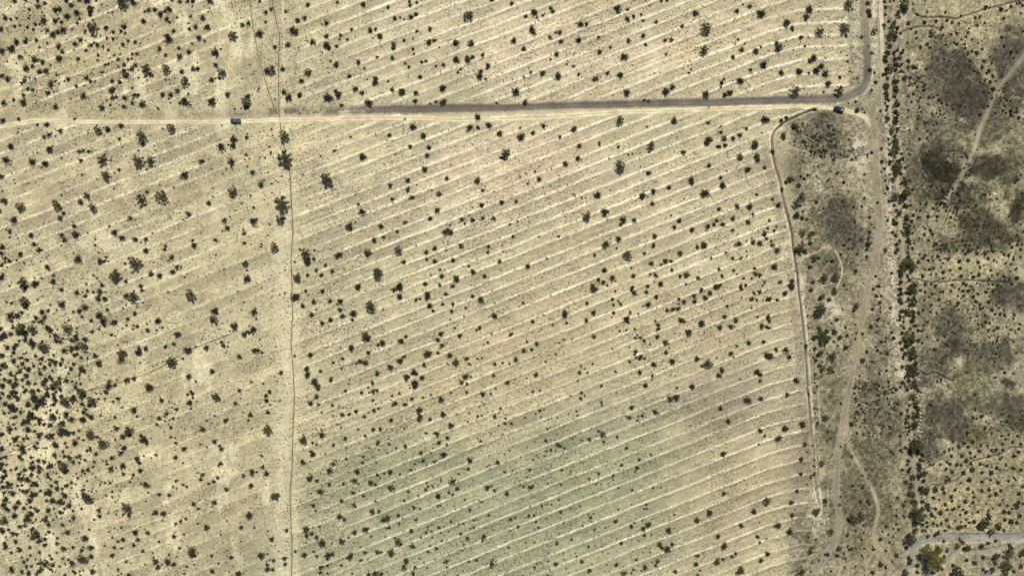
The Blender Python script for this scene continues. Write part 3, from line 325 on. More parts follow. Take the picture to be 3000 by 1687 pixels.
(1,2): "40 9 3.8;67 3 2.4;50 3 1.8;53 7 1;63 5 .7;102 0 2.2;47 18 2;58 14 2.6;75 13 2.4;85 13 2.6;82 16 1.3;85 22 2.6;87 28 2.5;56 27 2.2;75 32 2;67 35 2.2;98 26 3.4;97 32 1.6;116 19 5.2;110 48 4.4;113 51 3;127 55 3.2;123 57 1.6;146 53 3;151 49 1.8;145 9 3.2;139 2 2;145 1 2.6;173 7 3.4;172 10 2.5;161 12 1.5;165 11 1.6;175 18 2.8;178 23 1.5;191 6 2;187 10 1;188 16 1.6;198 16 2;197 23 2;211 20 1.4;218 8 2;226 12 3.4;240 28 2.9;200 40 1.2;205 48 2;186 46 2.6;183 52 2.2;187 58 2.6;183 65 1.5;173 66 3.8;195 68 2.9;201 75 3.2;212 71 1.8;214 76 1.3;223 71 1.2;227 70 1.2;149 69 2;145 73 3;169 77 2.2;135 80 3.2;122 86 2.6;110 75 2.8;105 74 2;101 76 1.2;113 65 2;87 71 1.7;96 60 3.2;96 63 1.3;85 60 1;55 67 2.6;39 68 1.4;78 75 1.4;86 81 1.2;51 81 2.8;52 87 2.8;65 84 1.7;76 90 1.4;75 93 2;59 94 3.8;62 100 3.2;25 85 2.4;14 104 2.4;10 108 2.6;11 113 2.8;12 125 2.2;13 142 4.8;29 97 .9;61 109 2.4;55 116 2.8;63 117 1.6;51 109 1;77 118 1.8;84 118 1;90 103 1.7;93 96 1;94 92 .9;117 95 2;113 100 1.2;118 104 2.4;122 103 1.8;114 105 1.2;106 105 1.8;118 113 1.6;159 85 3.2;151 90 3.2;154 90 1.2;167 90 2.4;160 96 3.4;160 99 2.4;155 100 1.2;162 87 1.2;211 89 3;216 89 1.2;207 95 2.2;212 96 1.4;186 112 3.2;157 111 1.9;168 110 1.6;176 107 1.3;196 105 1.2;212 105 1.5;228 107 2.6;236 106 1.4;241 101 1.2;253 95 2;239 88 1.6;240 76 1.8;248 75 1.2;255 76 1.2;150 117 2.1;140 116 2.6;137 118 1.3;144 106 1.8;137 108 1.6;119 123 2.6;123 121 1.6;113 125 1;101 124 2.3;94 127 1.8;87 127 2.4;66 125 1.2;109 129 2;78 128 1;85 137 1;82 137 1;86 140 1.2;66 142 1.2;103 142 1.4;164 123 2.8;165 129 3;164 133 2;167 122 1.3;188 127 3;175 132 2;196 138 3;136 133 2.4;142 136 1;118 142 2.6;125 142 2.2;131 142 1;149 141 1.2;137 142 1;223 129 1.6;227 128 1.5;240 129 2.3;251 131 1.4;213 134 1.2;246 121 1.5;251 136 1.5;257 136 1.8;244 138 1.2;2 63 2.4;6 65 1.6;20 59 1;233 55 1.4;229 57 1;192 55 .8;225 40 1.8;222 42 1.2;209 28 1;237 46 1;256 47 1.6",
(2,2): "82 2 3.2;123 5 2.8;135 4 2;104 3 1.2;145 9 2;137 17 3;132 18 1;75 15 1.7;53 27 3.2;82 25 2.2;75 33 2;55 35 1.6;21 34 1.7;41 37 1.3;101 11 1.5;102 17 1.4;109 16 1.6;107 13 1.2;102 25 1.7;100 29 .8;115 31 3.2;117 35 1.4;119 25 1.5;127 26 1;120 2 1.5;11 15 1.4;32 27 .7;147 41 2.4;147 37 1.6;144 33 1.4;170 32 2.8;173 34 1.4;156 22 2;161 22 1.8;163 21 1.3;167 21 2.4;173 14 2.3;168 11 1.4;168 16 1;183 8 2;184 14 2.2;194 10 2.5;199 5 2;190 2 2.2;205 0 2.4;230 1 2;243 5 1.4;249 4 1.8;231 10 1;241 11 2;246 12 1.3;241 20 1.2;216 18 1.6;256 12 1.2;214 29 2.5;225 33 2.6;220 39 2.9;209 40 2.7;190 36 3.6;177 45 3.8;146 49 2;154 55 2.8;133 53 1.4;129 50 1.5;124 50 1.5;126 47 1;108 43 1.3;115 42 1.1;123 41 1.2;82 49 2;15 54 1.4;12 63 2.2;20 62 1.7;25 56 1.7;4 72 2.2;0 46 1.2;47 55 .9;53 52 .8;34 74 1.1;44 66 1.2;101 61 .9;107 65 .7;118 59 .9;124 64 1.8;123 67 1.5;125 70 1.2;129 69 2;128 71 1.5;133 71 1.2;118 74 1.5;155 65 2;158 60 .8;142 77 2.8;161 74 2.8;128 85 2.4;141 88 1.5;141 92 .8;134 98 2.4;181 99 2.6;186 71 2.6;191 78 1.3;197 76 4.5;211 83 2.4;208 88 2.7;220 66 2.2;223 69 1;238 55 2.4;253 54 2.2;209 54 .9;206 70 .9;256 68 3;246 84 3;249 87 2.2;249 93 1.8;251 38 3;257 30 2;247 29 1.2;256 39 1.5;159 112 3.2;165 110 3;144 125 2.8;120 120 2.4;118 130 2;127 129 1.2;131 128 1.4;126 133 1.2;115 129 .9;237 113 3.2;250 111 2.8;210 121 2.2;217 134 2.6;249 143 2.2;90 98 1.3;81 76 1.1;69 78 1;73 81 1;76 85 1.3;68 85 1.7;104 84 1.3;91 86 .7;70 105 1.4;73 108 1;69 111 1.6;90 115 1.4;59 108 1;48 109 .8;28 103 1.2;21 104 1.3;24 87 2;15 91 .8;28 123 1.8;24 126 1.2;32 122 1;13 130 1.2;37 132 .9;40 131 .8;46 130 1;65 124 1.4;66 128 1.2;29 129 .9;87 144 1.5;166 100 1.4;179 138 .9;105 105 .8",
(3,2): "17 5 2.2;24 0 2.2;43 2 2.2;1 11 2.4;9 12 2;0 28 2;1 33 2;1 40 1.5;8 62 2;18 63 3;21 69 2.4;2 69 3;28 93 3;19 107 2.2;34 137 3;17 141 3.6;38 59 2.8;41 107 2.4;54 8 3;52 11 1.8;61 12 1.8;66 3 3.2;50 22 6;55 22 3;40 28 1.2;51 41 2.5;54 49 8;58 52 3.6;46 50 2.6;66 44 2.8;72 50 2.4;69 32 2.2;63 35 1;78 60 2.6;79 48 1.6;78 40 1.2;66 54 1.5;70 58 1.2;47 61 2.2;52 65 3.2;50 68 2;63 69 4.4;48 73 1.8;51 78 2.4;54 81 3.4;61 82 3.8;65 84 1.8;54 74 1;45 69 1.1;59 75 .8;88 18 3;86 23 1.8;95 73 2.4;99 64 1.6;47 88 1;50 91 1;47 95 1;49 98 1;47 91 .9;47 105 1;46 121 1.4;47 126 1;57 130 3.2;50 135 1.4;49 137 1;60 144 1.5;73 116 1.2;92 88 1.2;88 51 1.2;89 45 1;95 46 1.8;88 100 1.4;87 106 1.2;88 111 1.3;89 124 1.3;92 117 1.1;94 121 1.2;97 132 1.3;84 137 2.6;110 102 1.4;112 86 1.5;120 66 1.8;113 65 1.3;110 63 1.6;105 74 1.2;99 78 1;114 54 1.6;118 54 1;108 59 1;119 50 1;126 50 2;124 45 1.5;133 55 1.8;110 32 1.6;103 39 1.8;116 33 1.2;112 30 1;109 44 1.2;105 21 1.6;113 20 1.3;112 15 1.8;109 8 1.8;106 1 1.7;114 8 1.2;123 20 1.3;119 83 1.3;121 94 1.6;129 102 1.6;130 116 1.8;134 126 2;103 98 1;96 98 .9;101 91 1;98 96 1.3;122 126 1;131 7 1.8;134 6 1.8;132 13 2;134 15 1.8;139 5 1.6;143 2 3.6;146 4 3.6;142 12 1.8;147 11 2.2;149 14 1.5;147 17 2;141 24 3.4;139 24 2;147 25 1.8;151 25 2;147 29 2;145 33 2.2;135 23 2;132 23 1.2;133 29 2;132 32 1.5;136 34 1.4;147 38 2.2;149 38 1.8;151 43 1.8;155 43 1.5;139 45 3;141 52 5.2;143 50 4;140 57 3;151 53 2.4;155 55 1.5;143 65 4.6;138 66 2;144 72 1.8;135 62 2;134 55 1.2;136 71 1.2;144 81 4.6;141 79 3.6;146 86 3.6;140 87 3.4;150 86 2.4;135 79 1.8;135 95 1.8;145 98 3.2;140 102 1.8;144 108 3.6;148 115 3.4;142 118 2;147 112 2;141 129 2.4;147 130 2.4;146 137 4.2;142 140 2;139 133 1.2;139 140 1.2;146 126 1.4;153 2 1.5;158 4 1.5;165 6 1.5;162 9 1.2;157 12 1.2;164 17 1.6;172 12 1.3;156 22 1.6;163 24 1.3;169 25 1.3;161 34 1.2;156 37 1;170 40 1.2;167 62 1.8;160 49 1.5;171 52 1.5;177 48 1.6;180 57 1.8;178 56 1.2;156 64 .8;180 67 1.1;169 77 1.2;175 76 1.5;163 79 .8;174 92 1.6;187 89 1;188 80 .9;194 87 .8;199 85 .9;164 118 1.5;167 124 1;164 133 1;174 122 .7;198 133 1;208 107 1.6;208 122 1.5;214 129 1.6;206 130 1.8;210 131 1.2;201 139 1;197 96 .6;180 13 1;183 13 1.1;191 15 1.6;190 18 1.2;183 16 1;172 18 .9;173 4 1.2;176 4 1.2;184 3 1.2;192 1 1.2;196 3 1.6;201 3 2;206 1 1.2;211 6 1.6;206 9 1.6;196 8 1.5;191 8 1;219 4 1.6;226 3 1.4;221 1 1;209 14 1.6;213 17 1.7;222 14 1.7;213 21 1.8;216 20 1.2;225 22 1.8;206 21 1;210 28 1.2;204 30 1;218 27 1.2;228 26 1.4;233 26 1.6;237 22 1.3;232 20 1;238 27 1.2;247 26 1.2;247 31 1.2;219 34 1.6;223 35 1.2;216 39 1.2;211 41 1.2;231 40 1.7;227 43 1.5;221 43 1.4;211 36 1.1;240 39 1;244 42 1.2;252 41 1.5;253 36 1.2;242 46 1;249 45 1;247 54 1;231 49 1.4;230 53 1.7;226 55 1.2;231 60 1.3;226 66 1;229 66 1.3;226 71 1;228 74 1.2;250 65 1;247 62 .8;235 81 1;238 85 1.5;247 86 1;212 91 .9;209 103 .6;236 122 1.1;225 121 1;237 126 .9;224 125 .9;244 139 1.2;216 128 1.2;222 136 1;219 134 .9;224 140 1;231 143 1.2;227 131 .8;256 118 .9;240 134 1.5;243 136 1.2;234 134 1;218 141 1.4;256 128 1;190 139 1.4;190 131 1",
(0,3): "16 7 3;24 7 1.8;28 6 2;23 16 3.8;3 2 2.6;2 16 2;10 1 1.6;38 11 2;37 17 1.2;30 17 1.2;52 4 3.4;39 4 2.6;55 12 2.6;58 15 1.5;47 16 1.2;62 2 3;69 2 2.6;74 1 2.2;76 11 3.2;79 6 1.6;84 8 1.4;92 2 4.4;98 5 2;91 17 2.4;88 19 1.2;105 11 5;124 5 3;130 2 3.5;116 8 1.3;145 8 4;148 11 2.4;142 4 2;125 16 3.4;122 21 2.4;121 13 1;97 22 2.4;113 26 2.4;107 29 1.4;108 32 1.6;112 37 2.8;117 36 1.4;124 34 3.4;138 27 2.8;140 31 2.4;145 24 1.4;141 39 3;134 43 2;124 42 1.8;131 50 1.6;133 46 1.2;157 23 1.6;177 26 2.8;184 31 1.4;185 17 2.8;177 11 1.8;172 5 1.5;208 15 1.2;216 10 2.8;223 17 2.8;221 14 1.6;222 32 2.6;199 41 1;204 43 2.2;202 48 2.2;219 46 1.8;215 50 2;210 52 1.6;228 58 2.4;245 44 2.4;254 40 2.8;254 43 1.8;253 54 2.7;177 49 1.7;184 53 1.6;188 55 1.5;174 55 1.3;170 63 2.4;160 63 2.4;147 53 3.2;142 52 1.2;149 61 1.4;195 72 2.4;199 77 1.4;216 71 2.4;214 75 .9;200 82 .8;251 84 3.8;243 96 2.6;208 96 2.8;199 92 1.3;187 87 1.6;182 90 2;177 92 1.7;157 81 3.2;165 82 2.8;154 82 1.2;129 76 4.8;130 84 2;124 83 1.6;117 83 1.2;109 81 1.3;100 79 2.5;100 84 2.5;95 88 1.4;90 66 5;82 77 1.6;94 35 1.8;89 38 2.2;80 24 2.4;80 31 1.4;74 30 2;65 35 4.6;67 39 3;60 30 2.2;52 34 2.4;45 30 2.4;48 36 1.4;33 36 3.8;40 36 2.6;25 38 2.4;17 36 1.6;5 39 2.4;6 33 1.2;1 27 2;2 32 2.6;6 43 1.8;27 48 2.8;22 47 2.4;37 53 2.8;33 51 1.8;57 50 2;52 54 2.2;50 60 3.6;58 57 2.8;63 57 1.8;46 62 2.4;36 63 3;27 60 2.4;13 62 3.4;41 59 1.5;66 64 2.8;61 70 3.6;53 69 3.2;47 69 2;70 74 3.2;49 79 3;38 79 2.6;35 77 1.8;30 69 3.4;19 71 3.2;6 68 3;4 73 3;7 77 2.6;15 84 3.4;5 89 4.2;28 87 4;32 82 2.8;46 89 2.4;61 81 2.4;57 85 1.5;65 77 1.6;74 79 1.6;68 101 3;37 102 4.2;63 102 1;40 109 2.6;32 107 2;20 95 2.4;25 94 2.4;9 98 1.8;3 99 3.4;17 103 2;16 110 2.6;46 103 1.4;54 102 1.2;86 107 3.4;90 98 1.6;83 97 .9;136 101 2.8;139 108 2.6;135 114 2;149 101 2.6;124 108 2.8;119 110 1.8;115 97 1;122 96 1.8;115 116 1.8;123 117 1.2;113 124 2.8;113 106 1;110 100 .8;175 105 2.4;176 101 1;185 103 1.2;183 109 1;181 117 1.8;160 110 1.7;144 120 2;170 123 1.3;195 119 5;193 123 3.5;213 124 1.7;233 126 2.4;220 132 1.3;214 140 2.6;240 142 3.6;157 130 3.6;159 136 2.8;169 131 3.4;175 133 2.2;188 135 1.6;195 133 1.2;127 130 1.5;119 138 1.8;122 142 1.3;119 144 1.2;130 144 2.5;109 134 1;146 133 1.2;84 127 5;92 125 3;95 134 .9;93 140 3.4;73 132 3.2;47 132 4.4;53 134 2.4;69 128 1.6;66 133 1.2;60 135 1.4;40 140 2.6;37 143 2;29 140 1.8;32 135 1.6;27 135 1.8;12 138 3;28 128 1.4;31 124 1.5;38 132 1.6;50 124 1.6;74 140 2;80 140 1.3;84 139 1.2;81 144 1.4;65 144 1.8;57 121 1.4;51 138 1.6;53 140 1.2;43 138 1.2;36 128 1;48 42 1.6;38 45 1.4;33 43 1;60 45 1.2;74 44 1;77 42 1.2;82 44 1;88 49 1.3;85 54 1.3;85 58 1.2;72 51 2;68 53 1.4;72 56 1.2;101 53 1.2;106 51 1.5;111 51 1.6;102 50 1;93 57 .9;113 60 1.4;107 64 1.4;113 65 1.3;121 59 1;77 62 1;78 65 1.2;99 48 .8;20 58 1.3;18 54 1.6;12 53 1.4;8 51 2;2 50 2;24 43 1.2;71 69 1;33 91 1.2;32 60 1;6 115 3;20 118 2.6;30 116 2;45 114 2.4;58 112 2;64 117 3;74 116 2;82 119 2.4;92 116 2.6;12 121 2;40 121 2",
(1,3): "48 7 4.2;66 3 3.4;57 11 1.8;61 12 1.4;57 22 3.2;47 30 2.6;90 7 2.4;78 13 2;110 4 1.6;113 16 1;123 11 2.2;134 12 1.6;150 14 2;141 16 1.2;124 18 1.3;132 21 1.2;91 16 1;182 2 2.8;171 1 1.6;192 6 2.4;184 11 2.2;192 13 1.4;166 21 2.5;176 21 1.2;189 23 2.8;178 16 1;215 29 2.9;214 37 2.2;209 37 .9;223 6 1;226 9 1.8;243 31 2.4;255 19 1.3;250 40 1.6;236 37 .7;168 29 2.2;160 32 1.4;164 30 1;172 33 1.2;179 30 1.4;182 29 1.3;156 38 1.6;145 42 1.5;135 40 2.6;129 42 1.3;122 43 1.8;125 46 1.2;107 31 1.7;108 25 1.5;117 25 1;121 31 1;91 27 1.7;78 32 2.3;81 29 1.4;74 39 3.6;54 47 3.2;61 49 2;102 40 3.2;99 49 2.9;103 52 1.2;88 52 1.6;74 53 2.1;65 60 3.2;56 62 .9;98 61 2;108 64 2.1;115 51 2.6;120 53 2.1;135 56 3;139 57 1.5;86 69 2.4;99 74 2.6;120 69 1.2;58 74 2.2;60 79 1.7;84 85 3.2;89 88 2.2;117 80 2.7;124 80 2.1;132 87 4;128 88 2.8;143 84 2;110 98 3.4;99 101 3.2;116 105 1.6;134 96 2.1;144 92 1.5;130 97 .7;153 60 1.9;163 64 1.2;149 69 1.4;171 58 1.7;172 51 1.6;173 55 1.5;178 55 1.1;186 49 1.2;198 50 3;197 46 1.2;202 57 2.6;204 42 1.3;183 64 3.2;194 61 1.6;198 63 1.7;215 54 .8;219 49 .7;228 49 .6;233 56 2.8;240 59 2;237 54 1.3;252 62 2.4;210 68 1.3;159 76 2.2;165 77 1.4;175 74 .8;183 74 1.5;186 74 1;180 79 .8;161 88 1.8;156 99 2.4;215 78 1.8;224 76 .8;227 70 1.2;234 84 1.6;219 89 1.4;196 90 1.6;184 96 1.9;177 93 1;173 95 1.2;173 98 1;189 95 1;204 92 1.1;208 92 1.2;216 97 1;219 96 1.2;206 102 2.1;213 107 2.2;229 105 2.9;228 109 1.5;256 88 2;256 99 1;251 110 1.3;254 116 1.7;140 107 1.6;143 111 3.8;146 113 2;158 115 2.5;136 121 3.6;136 124 2;151 130 3;149 136 2.8;160 136 2.1;158 142 2.2;173 120 1.8;182 117 1.8;187 109 1.4;171 101 1.6;177 100 1.1;177 106 1.2;175 114 1.2;166 106 1.4;186 101 1.1;189 104 .9;164 127 1;169 131 1;172 136 1;180 128 1;192 130 2.2;189 131 1.5;192 136 1.6;203 122 .9;208 119 1.1;209 113 1.2;222 129 1.8;214 130 1.8;238 128 1.4;237 132 2.4;237 136 1.3;241 130 1;208 140 1;203 144 1.2;190 144 1;232 122 .9;50 98 3.8;56 102 2.4;51 104 2.5;61 106 2.1;67 111 4;64 95 1.4;58 96 .9;51 111 .9;86 110 3.2;76 112 1;93 106 1.3;73 124 3.6;77 122 2.4;72 128 1.8;94 126 3.6;96 123 2.4;106 129 1.8;87 127 .9;110 121 2;122 121 2.4;126 121 1.6;86 134 1.6;65 136 2.3;65 141 2;72 134 1.5;72 142 1.4;97 142 1.2;113 143 2.5;120 142 3.2;126 143 2.4;49 124 3.2;40 120 1.7;58 120 1.6;61 125 1.7;29 127 2.5;29 133 2.2;18 129 1.8;14 128 1.2;11 133 1.8;12 138 3;17 138 2.1;5 124 3.8;16 108 2.8;31 99 2;20 64 4.2;11 42 3;7 35 2;6 24 1.6;1 40 1.2;10 53 .8;32 76 .7;8 92 .6",
(2,3): "34 9 1.7;46 13 2.4;48 14 1.8;53 16 1.2;39 18 1.6;44 18 1;33 24 1.2;25 23 1;21 28 1;35 19 1;78 8 2.1;91 3 2.8;106 5 1.6;70 8 1;61 7 1;92 10 1.5;43 8 .8;115 16 1.7;110 33 1.7;128 28 1.6;126 36 2.2;124 39 1;140 23 1.1;87 42 1.6;78 47 1.4;102 43 1.1;101 45 1;102 48 1;84 52 .9;50 38 1.6;59 39 1.2;18 38 1.7;15 45 1;19 56 2.2;17 55 1.5;21 54 1.5;17 59 1;12 55 1.5;8 54 .9;36 52 1.1;49 53 1.7;26 52 .8;107 56 1;121 58 1.4;142 56 1.2;150 56 .9;153 46 .6;212 22 2.8;213 62 2;254 4 1.4;248 12 1;198 81 3.4;186 89 2.6;256 69 4.2;243 80 2.6;230 94 2.5;207 105 2.1;213 115 3;247 105 2;249 111 1.3;256 107 1;206 130 3.3;212 128 1.6;221 125 1.8;225 122 1.7;185 133 2.4;187 124 1.7;184 124 1;193 121 .7;164 140 1.8;187 144 1.6;189 139 1;229 139 3.9;225 142 1;250 129 2.5;257 122 2.4;249 91 .8;163 83 1.1;134 77 .9;135 73 1.1;136 77 1.1;132 77 .7;120 73 .8;107 78 .9;104 90 1.8;120 95 2;123 91 1;132 97 2.6;137 93 2.9;133 104 1.6;140 103 .8;127 109 .9;131 89 .9;157 99 3.1;148 113 2.9;151 116 2.2;156 118 3.2;161 113 2.3;139 121 .9;125 128 1.4;105 133 2.3;146 130 2;144 134 1.6;141 131 .9;134 136 2.9;113 142 2.5;110 142 1.2;122 138 1.2;130 139 .9;112 135 .8;120 142 1.1;110 112 1.8;77 115 1.5;60 108 1.8;45 112 2;70 130 2.2;44 133 2.6;36 130 1.2;25 132 1.2;23 136 1.7;29 131 .9;52 128 .9;54 137 1;78 139 1.8;65 125 1;36 144 1.5;11 144 1;14 111 1.1;23 111 1.2;27 96 1.4;24 90 1.6;20 91 .7;6 95 1.7;13 102 .8;17 84 1.7;22 84 1.5;3 86 1.3;35 87 .8;49 80 1.9;49 87 .8;59 77 .9;68 74 1.1;59 94 1;71 94 1;83 98 1.1;94 96 .9;79 86 1.8;77 83 1.1;79 90 .8;82 82 .8;40 73 1.3;35 73 1.2;30 74 1.2;47 68 1.5;48 73 .8;52 91 .9;105 107 .8",
(3,3): "10 7 2.9;37 13 2;33 27 2.2;33 42 2;29 59 1.9;23 71 2.6;24 84 2.1;10 94 3.6;22 100 3.4;1 122 2.4;42 120 2.8;43 117 1.5;34 141 3;41 106 1.2;48 108 1.2;27 78 .9;17 77 .8;32 20 .7;54 31 3.4;48 79 4.2;57 69 2.6;46 43 2.2;45 34 1.4;44 14 1.4;48 58 1;62 100 3.4;73 15 1.2;73 65 1.2;72 73 1.8;85 86 6;92 84 4.2;95 87 2.2;81 88 2;85 54 1.9;95 56 1.7;98 38 1.2;93 70 1.7;100 70 2;102 73 1.4;96 94 1.2;88 99 1.5;80 104 1.4;94 108 1.6;96 101 1.2;71 117 3.1;69 124 2.4;80 115 1.4;84 117 1.8;82 118 1.5;76 122 1.6;75 127 1.2;78 127 1.2;88 117 1;60 123 2;57 123 1.2;51 129 1.2;44 131 1;63 140 1.2;77 136 1.2;88 135 1.1;43 140 1.2;28 144 1.2;31 142 1;94 124 1.3;101 124 .9;106 118 1.6;105 115 1;97 117 1;113 108 2;115 100 1.3;121 103 1.2;119 95 1.6;118 119 1.3;122 111 1.2;126 105 1;126 113 .9;126 97 1.2;131 98 1.2;129 93 1.2;132 97 1;129 124 2.2;113 133 2.6;118 136 1.6;125 130 1.1;105 141 2.4;123 74 1.3;129 78 .9;129 84 1.5;136 74 1.8;138 70 1.2;130 66 1.6;136 84 1.3;137 86 1.2;113 55 .8;111 23 1;112 30 .8;119 16 .8;133 4 1.5;133 18 1.6;123 20 1.3;126 22 1.2;135 20 1.2;138 16 2;147 14 6.8;155 23 2.4;153 28 2.6;156 29 1.5;152 36 1.8;157 42 2.8;156 49 2.4;157 58 4;153 57 2.4;159 61 1.8;141 29 2.2;135 38 1.8;141 40 2;145 46 2.8;138 51 2.4;144 52 1.8;142 61 3;147 71 3;149 82 9;147 91 3.5;143 84 3;141 107 7.5;139 116 2.6;147 98 3;141 127 2.6;142 132 2.5;144 129 1.8;155 93 2;155 99 1.5;159 91 1.5;158 99 1.2;160 95 1.5;161 105 2.2;168 103 2;171 101 1.8;178 99 1.6;160 74 2.6;161 78 2;165 84 2.2;164 82 1.6;168 77 1.9;173 81 2.4;178 73 1.8;172 68 1.2;180 78 1.6;185 78 1.2;187 77 1.5;192 75 1.4;196 78 1.4;199 81 2.2;193 83 1.2;205 82 .8;166 66 2;168 58 2.7;176 57 2;177 61 1.8;188 58 1.6;184 65 2;185 69 1.5;198 70 2.8;206 71 1.8;201 57 2;206 61 1.6;206 66 1.4;212 69 1;215 59 2;222 58 1.6;223 64 1.6;229 62 2.1;234 59 1.8;243 63 .9;252 62 1.9;256 55 1.5;219 72 1;226 77 1.1;233 73 1.6;241 74 1.4;236 68 1;237 80 2.6;242 81 2;245 77 1.4;248 73 1.6;250 75 2.4;252 71 1.8;256 72 1.6;253 84 2.2;244 90 2.6;250 91 2.6;238 88 2;221 79 1;221 83 2.5;222 86 1.8;211 80 1.4;207 90 2.1;215 92 6;212 93 3;219 91 3;230 94 3.6;232 97 2;237 99 1.5;223 100 3.6;202 91 1.5;194 95 2;198 94 1.4;191 96 2.8;182 95 1.8;179 88 1.9;188 89 1.2;194 90 1;199 88 1;201 87 .9;166 92 1.5;170 94 1.4;174 92 1.6;168 86 1.1;177 110 1.9;180 119 2;177 125 1.2;190 114 3;193 108 2;195 111 2.4;200 116 3.4;198 118 2.5;214 115 2.9;221 112 1.8;229 110 2;199 129 1.9;208 132 2;206 131 1.4;216 126 2.4;228 124 3.4;226 128 2;240 121 5.6;244 117 2.6;243 114 1.6;256 120 4.5;238 134 7;237 142 3.5;225 138 3;219 140 1.8;216 138 1.6;228 132 2;254 135 2.5;247 140 2;188 140 6;186 134 2;193 144 3;175 138 2;171 140 1.4;168 142 1.2;150 134 2.4;150 141 1.8;137 142 4.2;161 125 14;200 1 2;200 4 1.2;225 1 1.4;235 4 1.2;242 3 1.2;251 4 1.8;246 10 1.8;239 7 1.2;236 12 1.3;254 12 1.6;221 14 1.6;214 13 1.6;206 10 1.7;197 11 1.8;201 15 1.6;192 15 1.6;191 13 1;186 10 1.2;212 19 2;203 21 1.6;195 24 2;184 24 2;229 18 1.6;236 18 1.8;225 18 1.4;252 20 1.7;247 24 2.2;222 24 1.6;208 25 1.4;204 26 1.2;182 18 1.5;177 20 1.4;170 20 1;180 30 1.4;183 32 1.5;190 33 1.9;199 29 2.4;204 32 1.6;194 33 1.4;173 33 1.2;166 33 1.5;213 32 1.6;220 34 1.9;230 36 2;225 35 1.1;239 33 1.2;233 27 1.8;246 36 1.6;248 37 1.3;254 38 1.7;235 25 1;205 38 2.4;196 41 2.4;185 40 1.8;179 37 1.4;215 41 1.8;224 41 2.4;202 48 2.4;182 48 1.8;179 49 2;180 45 1.6;194 51 1.4;215 50 1.9;224 48 1.2;231 51 1.7;242 49 1.4;247 46 1.2;249 48 1;246 53 1.1;233 38 1;162 7 1",
}
mixc(np.exp(-(pw / 7) ** 2) * sstep(.48, .56, fbm(GX, GY, 10, 330, 3)) * .85, (222, 212, 180))
# -- tracks press the ground flat and tint the soil beside them; channels are cut into it
TINT = {"gravel_road": (126,117,99), "sandy_track": (216,204,160), "dirt_road": (168,156,126), "side_track": (196,183,142), "old_track": (160,149,120),
        "wash_bed": (160,154,130), "wash_branch": (168,160,132), "wash_side": (176,168,138), "wash_foot": (168,160,132), "channel_bed": (164,153,122),
        "drainage_ditch": (168,155,126)}
SHOULDER = np.full(GX.shape, 1e9)
for nm, col in TINT.items():
    P = SL[nm][::3]; w = float(np.mean(P[:, 2])); D = poly_dist(P, w * 2 + 14)
    if nm == "gravel_road": mixc(np.exp(-((D - w * .5 - 5) / 5) ** 2) * .45 * (GX > 1300), (214, 202, 166)); Dg = D
    if nm in ("gravel_road",): wgt = np.exp(-(D / (w * .55)) ** 2) * .8 * sstep(900, 1300, GX)
    else: wgt = np.exp(-(D / (w * .62)) ** 2) * (.75 if nm != "sandy_track" else .55)
    mixc(wgt, col); flat = 1 - sstep(w * .5, w * .5 + 8, D); Hh *= 1 - flat
    if nm.startswith("wash") or nm == "channel_bed": Hh -= .5 * (1 - sstep(w * .42, w * .5 + 5, D))
    if nm == "wash_bed": mixc(np.exp(-((D - w * .5 - 4) / 3) ** 2) * .5 * sstep(.4, .6, fbm(GX, GY, 30, 341, 2)), (216, 206, 166))
    if nm == "drainage_ditch":
        side = GX - np.interp(GY, [p[1] for p in LINES["drainage_ditch"]], [p[0] for p in LINES["drainage_ditch"]])
        bank = np.where(side < 0, 1 - sstep(800, 900, GY) * .7, sstep(790, 850, GY) * (1 - sstep(1250, 1330, GY) * .6) * .9)
        mixc(np.clip(np.exp(-((D - 6.5) / 3.6) ** 2), 0, 1) * sstep(.30, .46, fbm(GX, GY, 26, 340, 3)) * bank, (228, 216, 184))
        Hh += .4 * np.exp(-((D - 7.5) / 3.4) ** 2) * (D < 1e8); Hh -= .8 * np.exp(-(D / 3.0) ** 2)
        mixc(np.exp(-((D - 26) / 14) ** 2) * .5 * (D < 1e8) * (GX < xd) * (GY > 420) , (150, 138, 113))
LV = poly_dist(np.array([(2560, -60), (2562, 150), (2556, 260)]), 26); mixc(np.exp(-(LV / 9) ** 2) * .8 * sstep(.42, .55, fbm(GX, GY, 11, 350, 3)), (228, 216, 188))
LV2 = poly_dist(np.array([(2603, 260), (2604, 430), (2607, 700), (2612, 850), (2622, 1000), (2640, 1090)]), 40)
mixc(np.exp(-(LV2 / 13) ** 2) * .75 * sstep(.46, .6, fbm(GX, GY, 12, 360, 3)), (220, 207, 176))
LV3 = poly_dist(np.array([(2505, -20), (2507, 120), (2512, 200)]), 30); mixc(np.exp(-(LV3 / 9) ** 2) * .75 * sstep(.35, .6, fbm(GX, GY, 14, 365, 3)), (218, 205, 170))
LV4 = poly_dist(np.array([(2622, 385), (2632, 470), (2638, 560), (2648, 640)]), 20); mixc(np.exp(-(LV4 / 7) ** 2) * .7 * sstep(.45, .6, fbm(GX, GY, 8, 366, 3)), (222, 208, 176))
SP = [((2510, 455), 26, 60), ((2655, 1085), 30, 20), ((2440, 910), 26, 30), ((2050, 770), 28, 22), ((2300, 765), 12, 60), ((2350, 870), 9, 50), ((2370, 1000), 10, 40), ((2395, 1470), 20, 60)]
for (x, y), a, b in SP:
    q = np.hypot((GX - x) / a, (GY - y) / b); mixc(np.clip(np.exp(-q * q) * 1.5, 0, 1) * sstep(.40, .62, fbm(GX, GY, 15, 367, 3)) * .8, (224, 211, 178))
PALE.append([(2335, 765), (2366, 749), (2395, 738), (2425, 722), (2450, 740), (2465, 775), (2466, 805), (2455, 835), (2440, 872)])
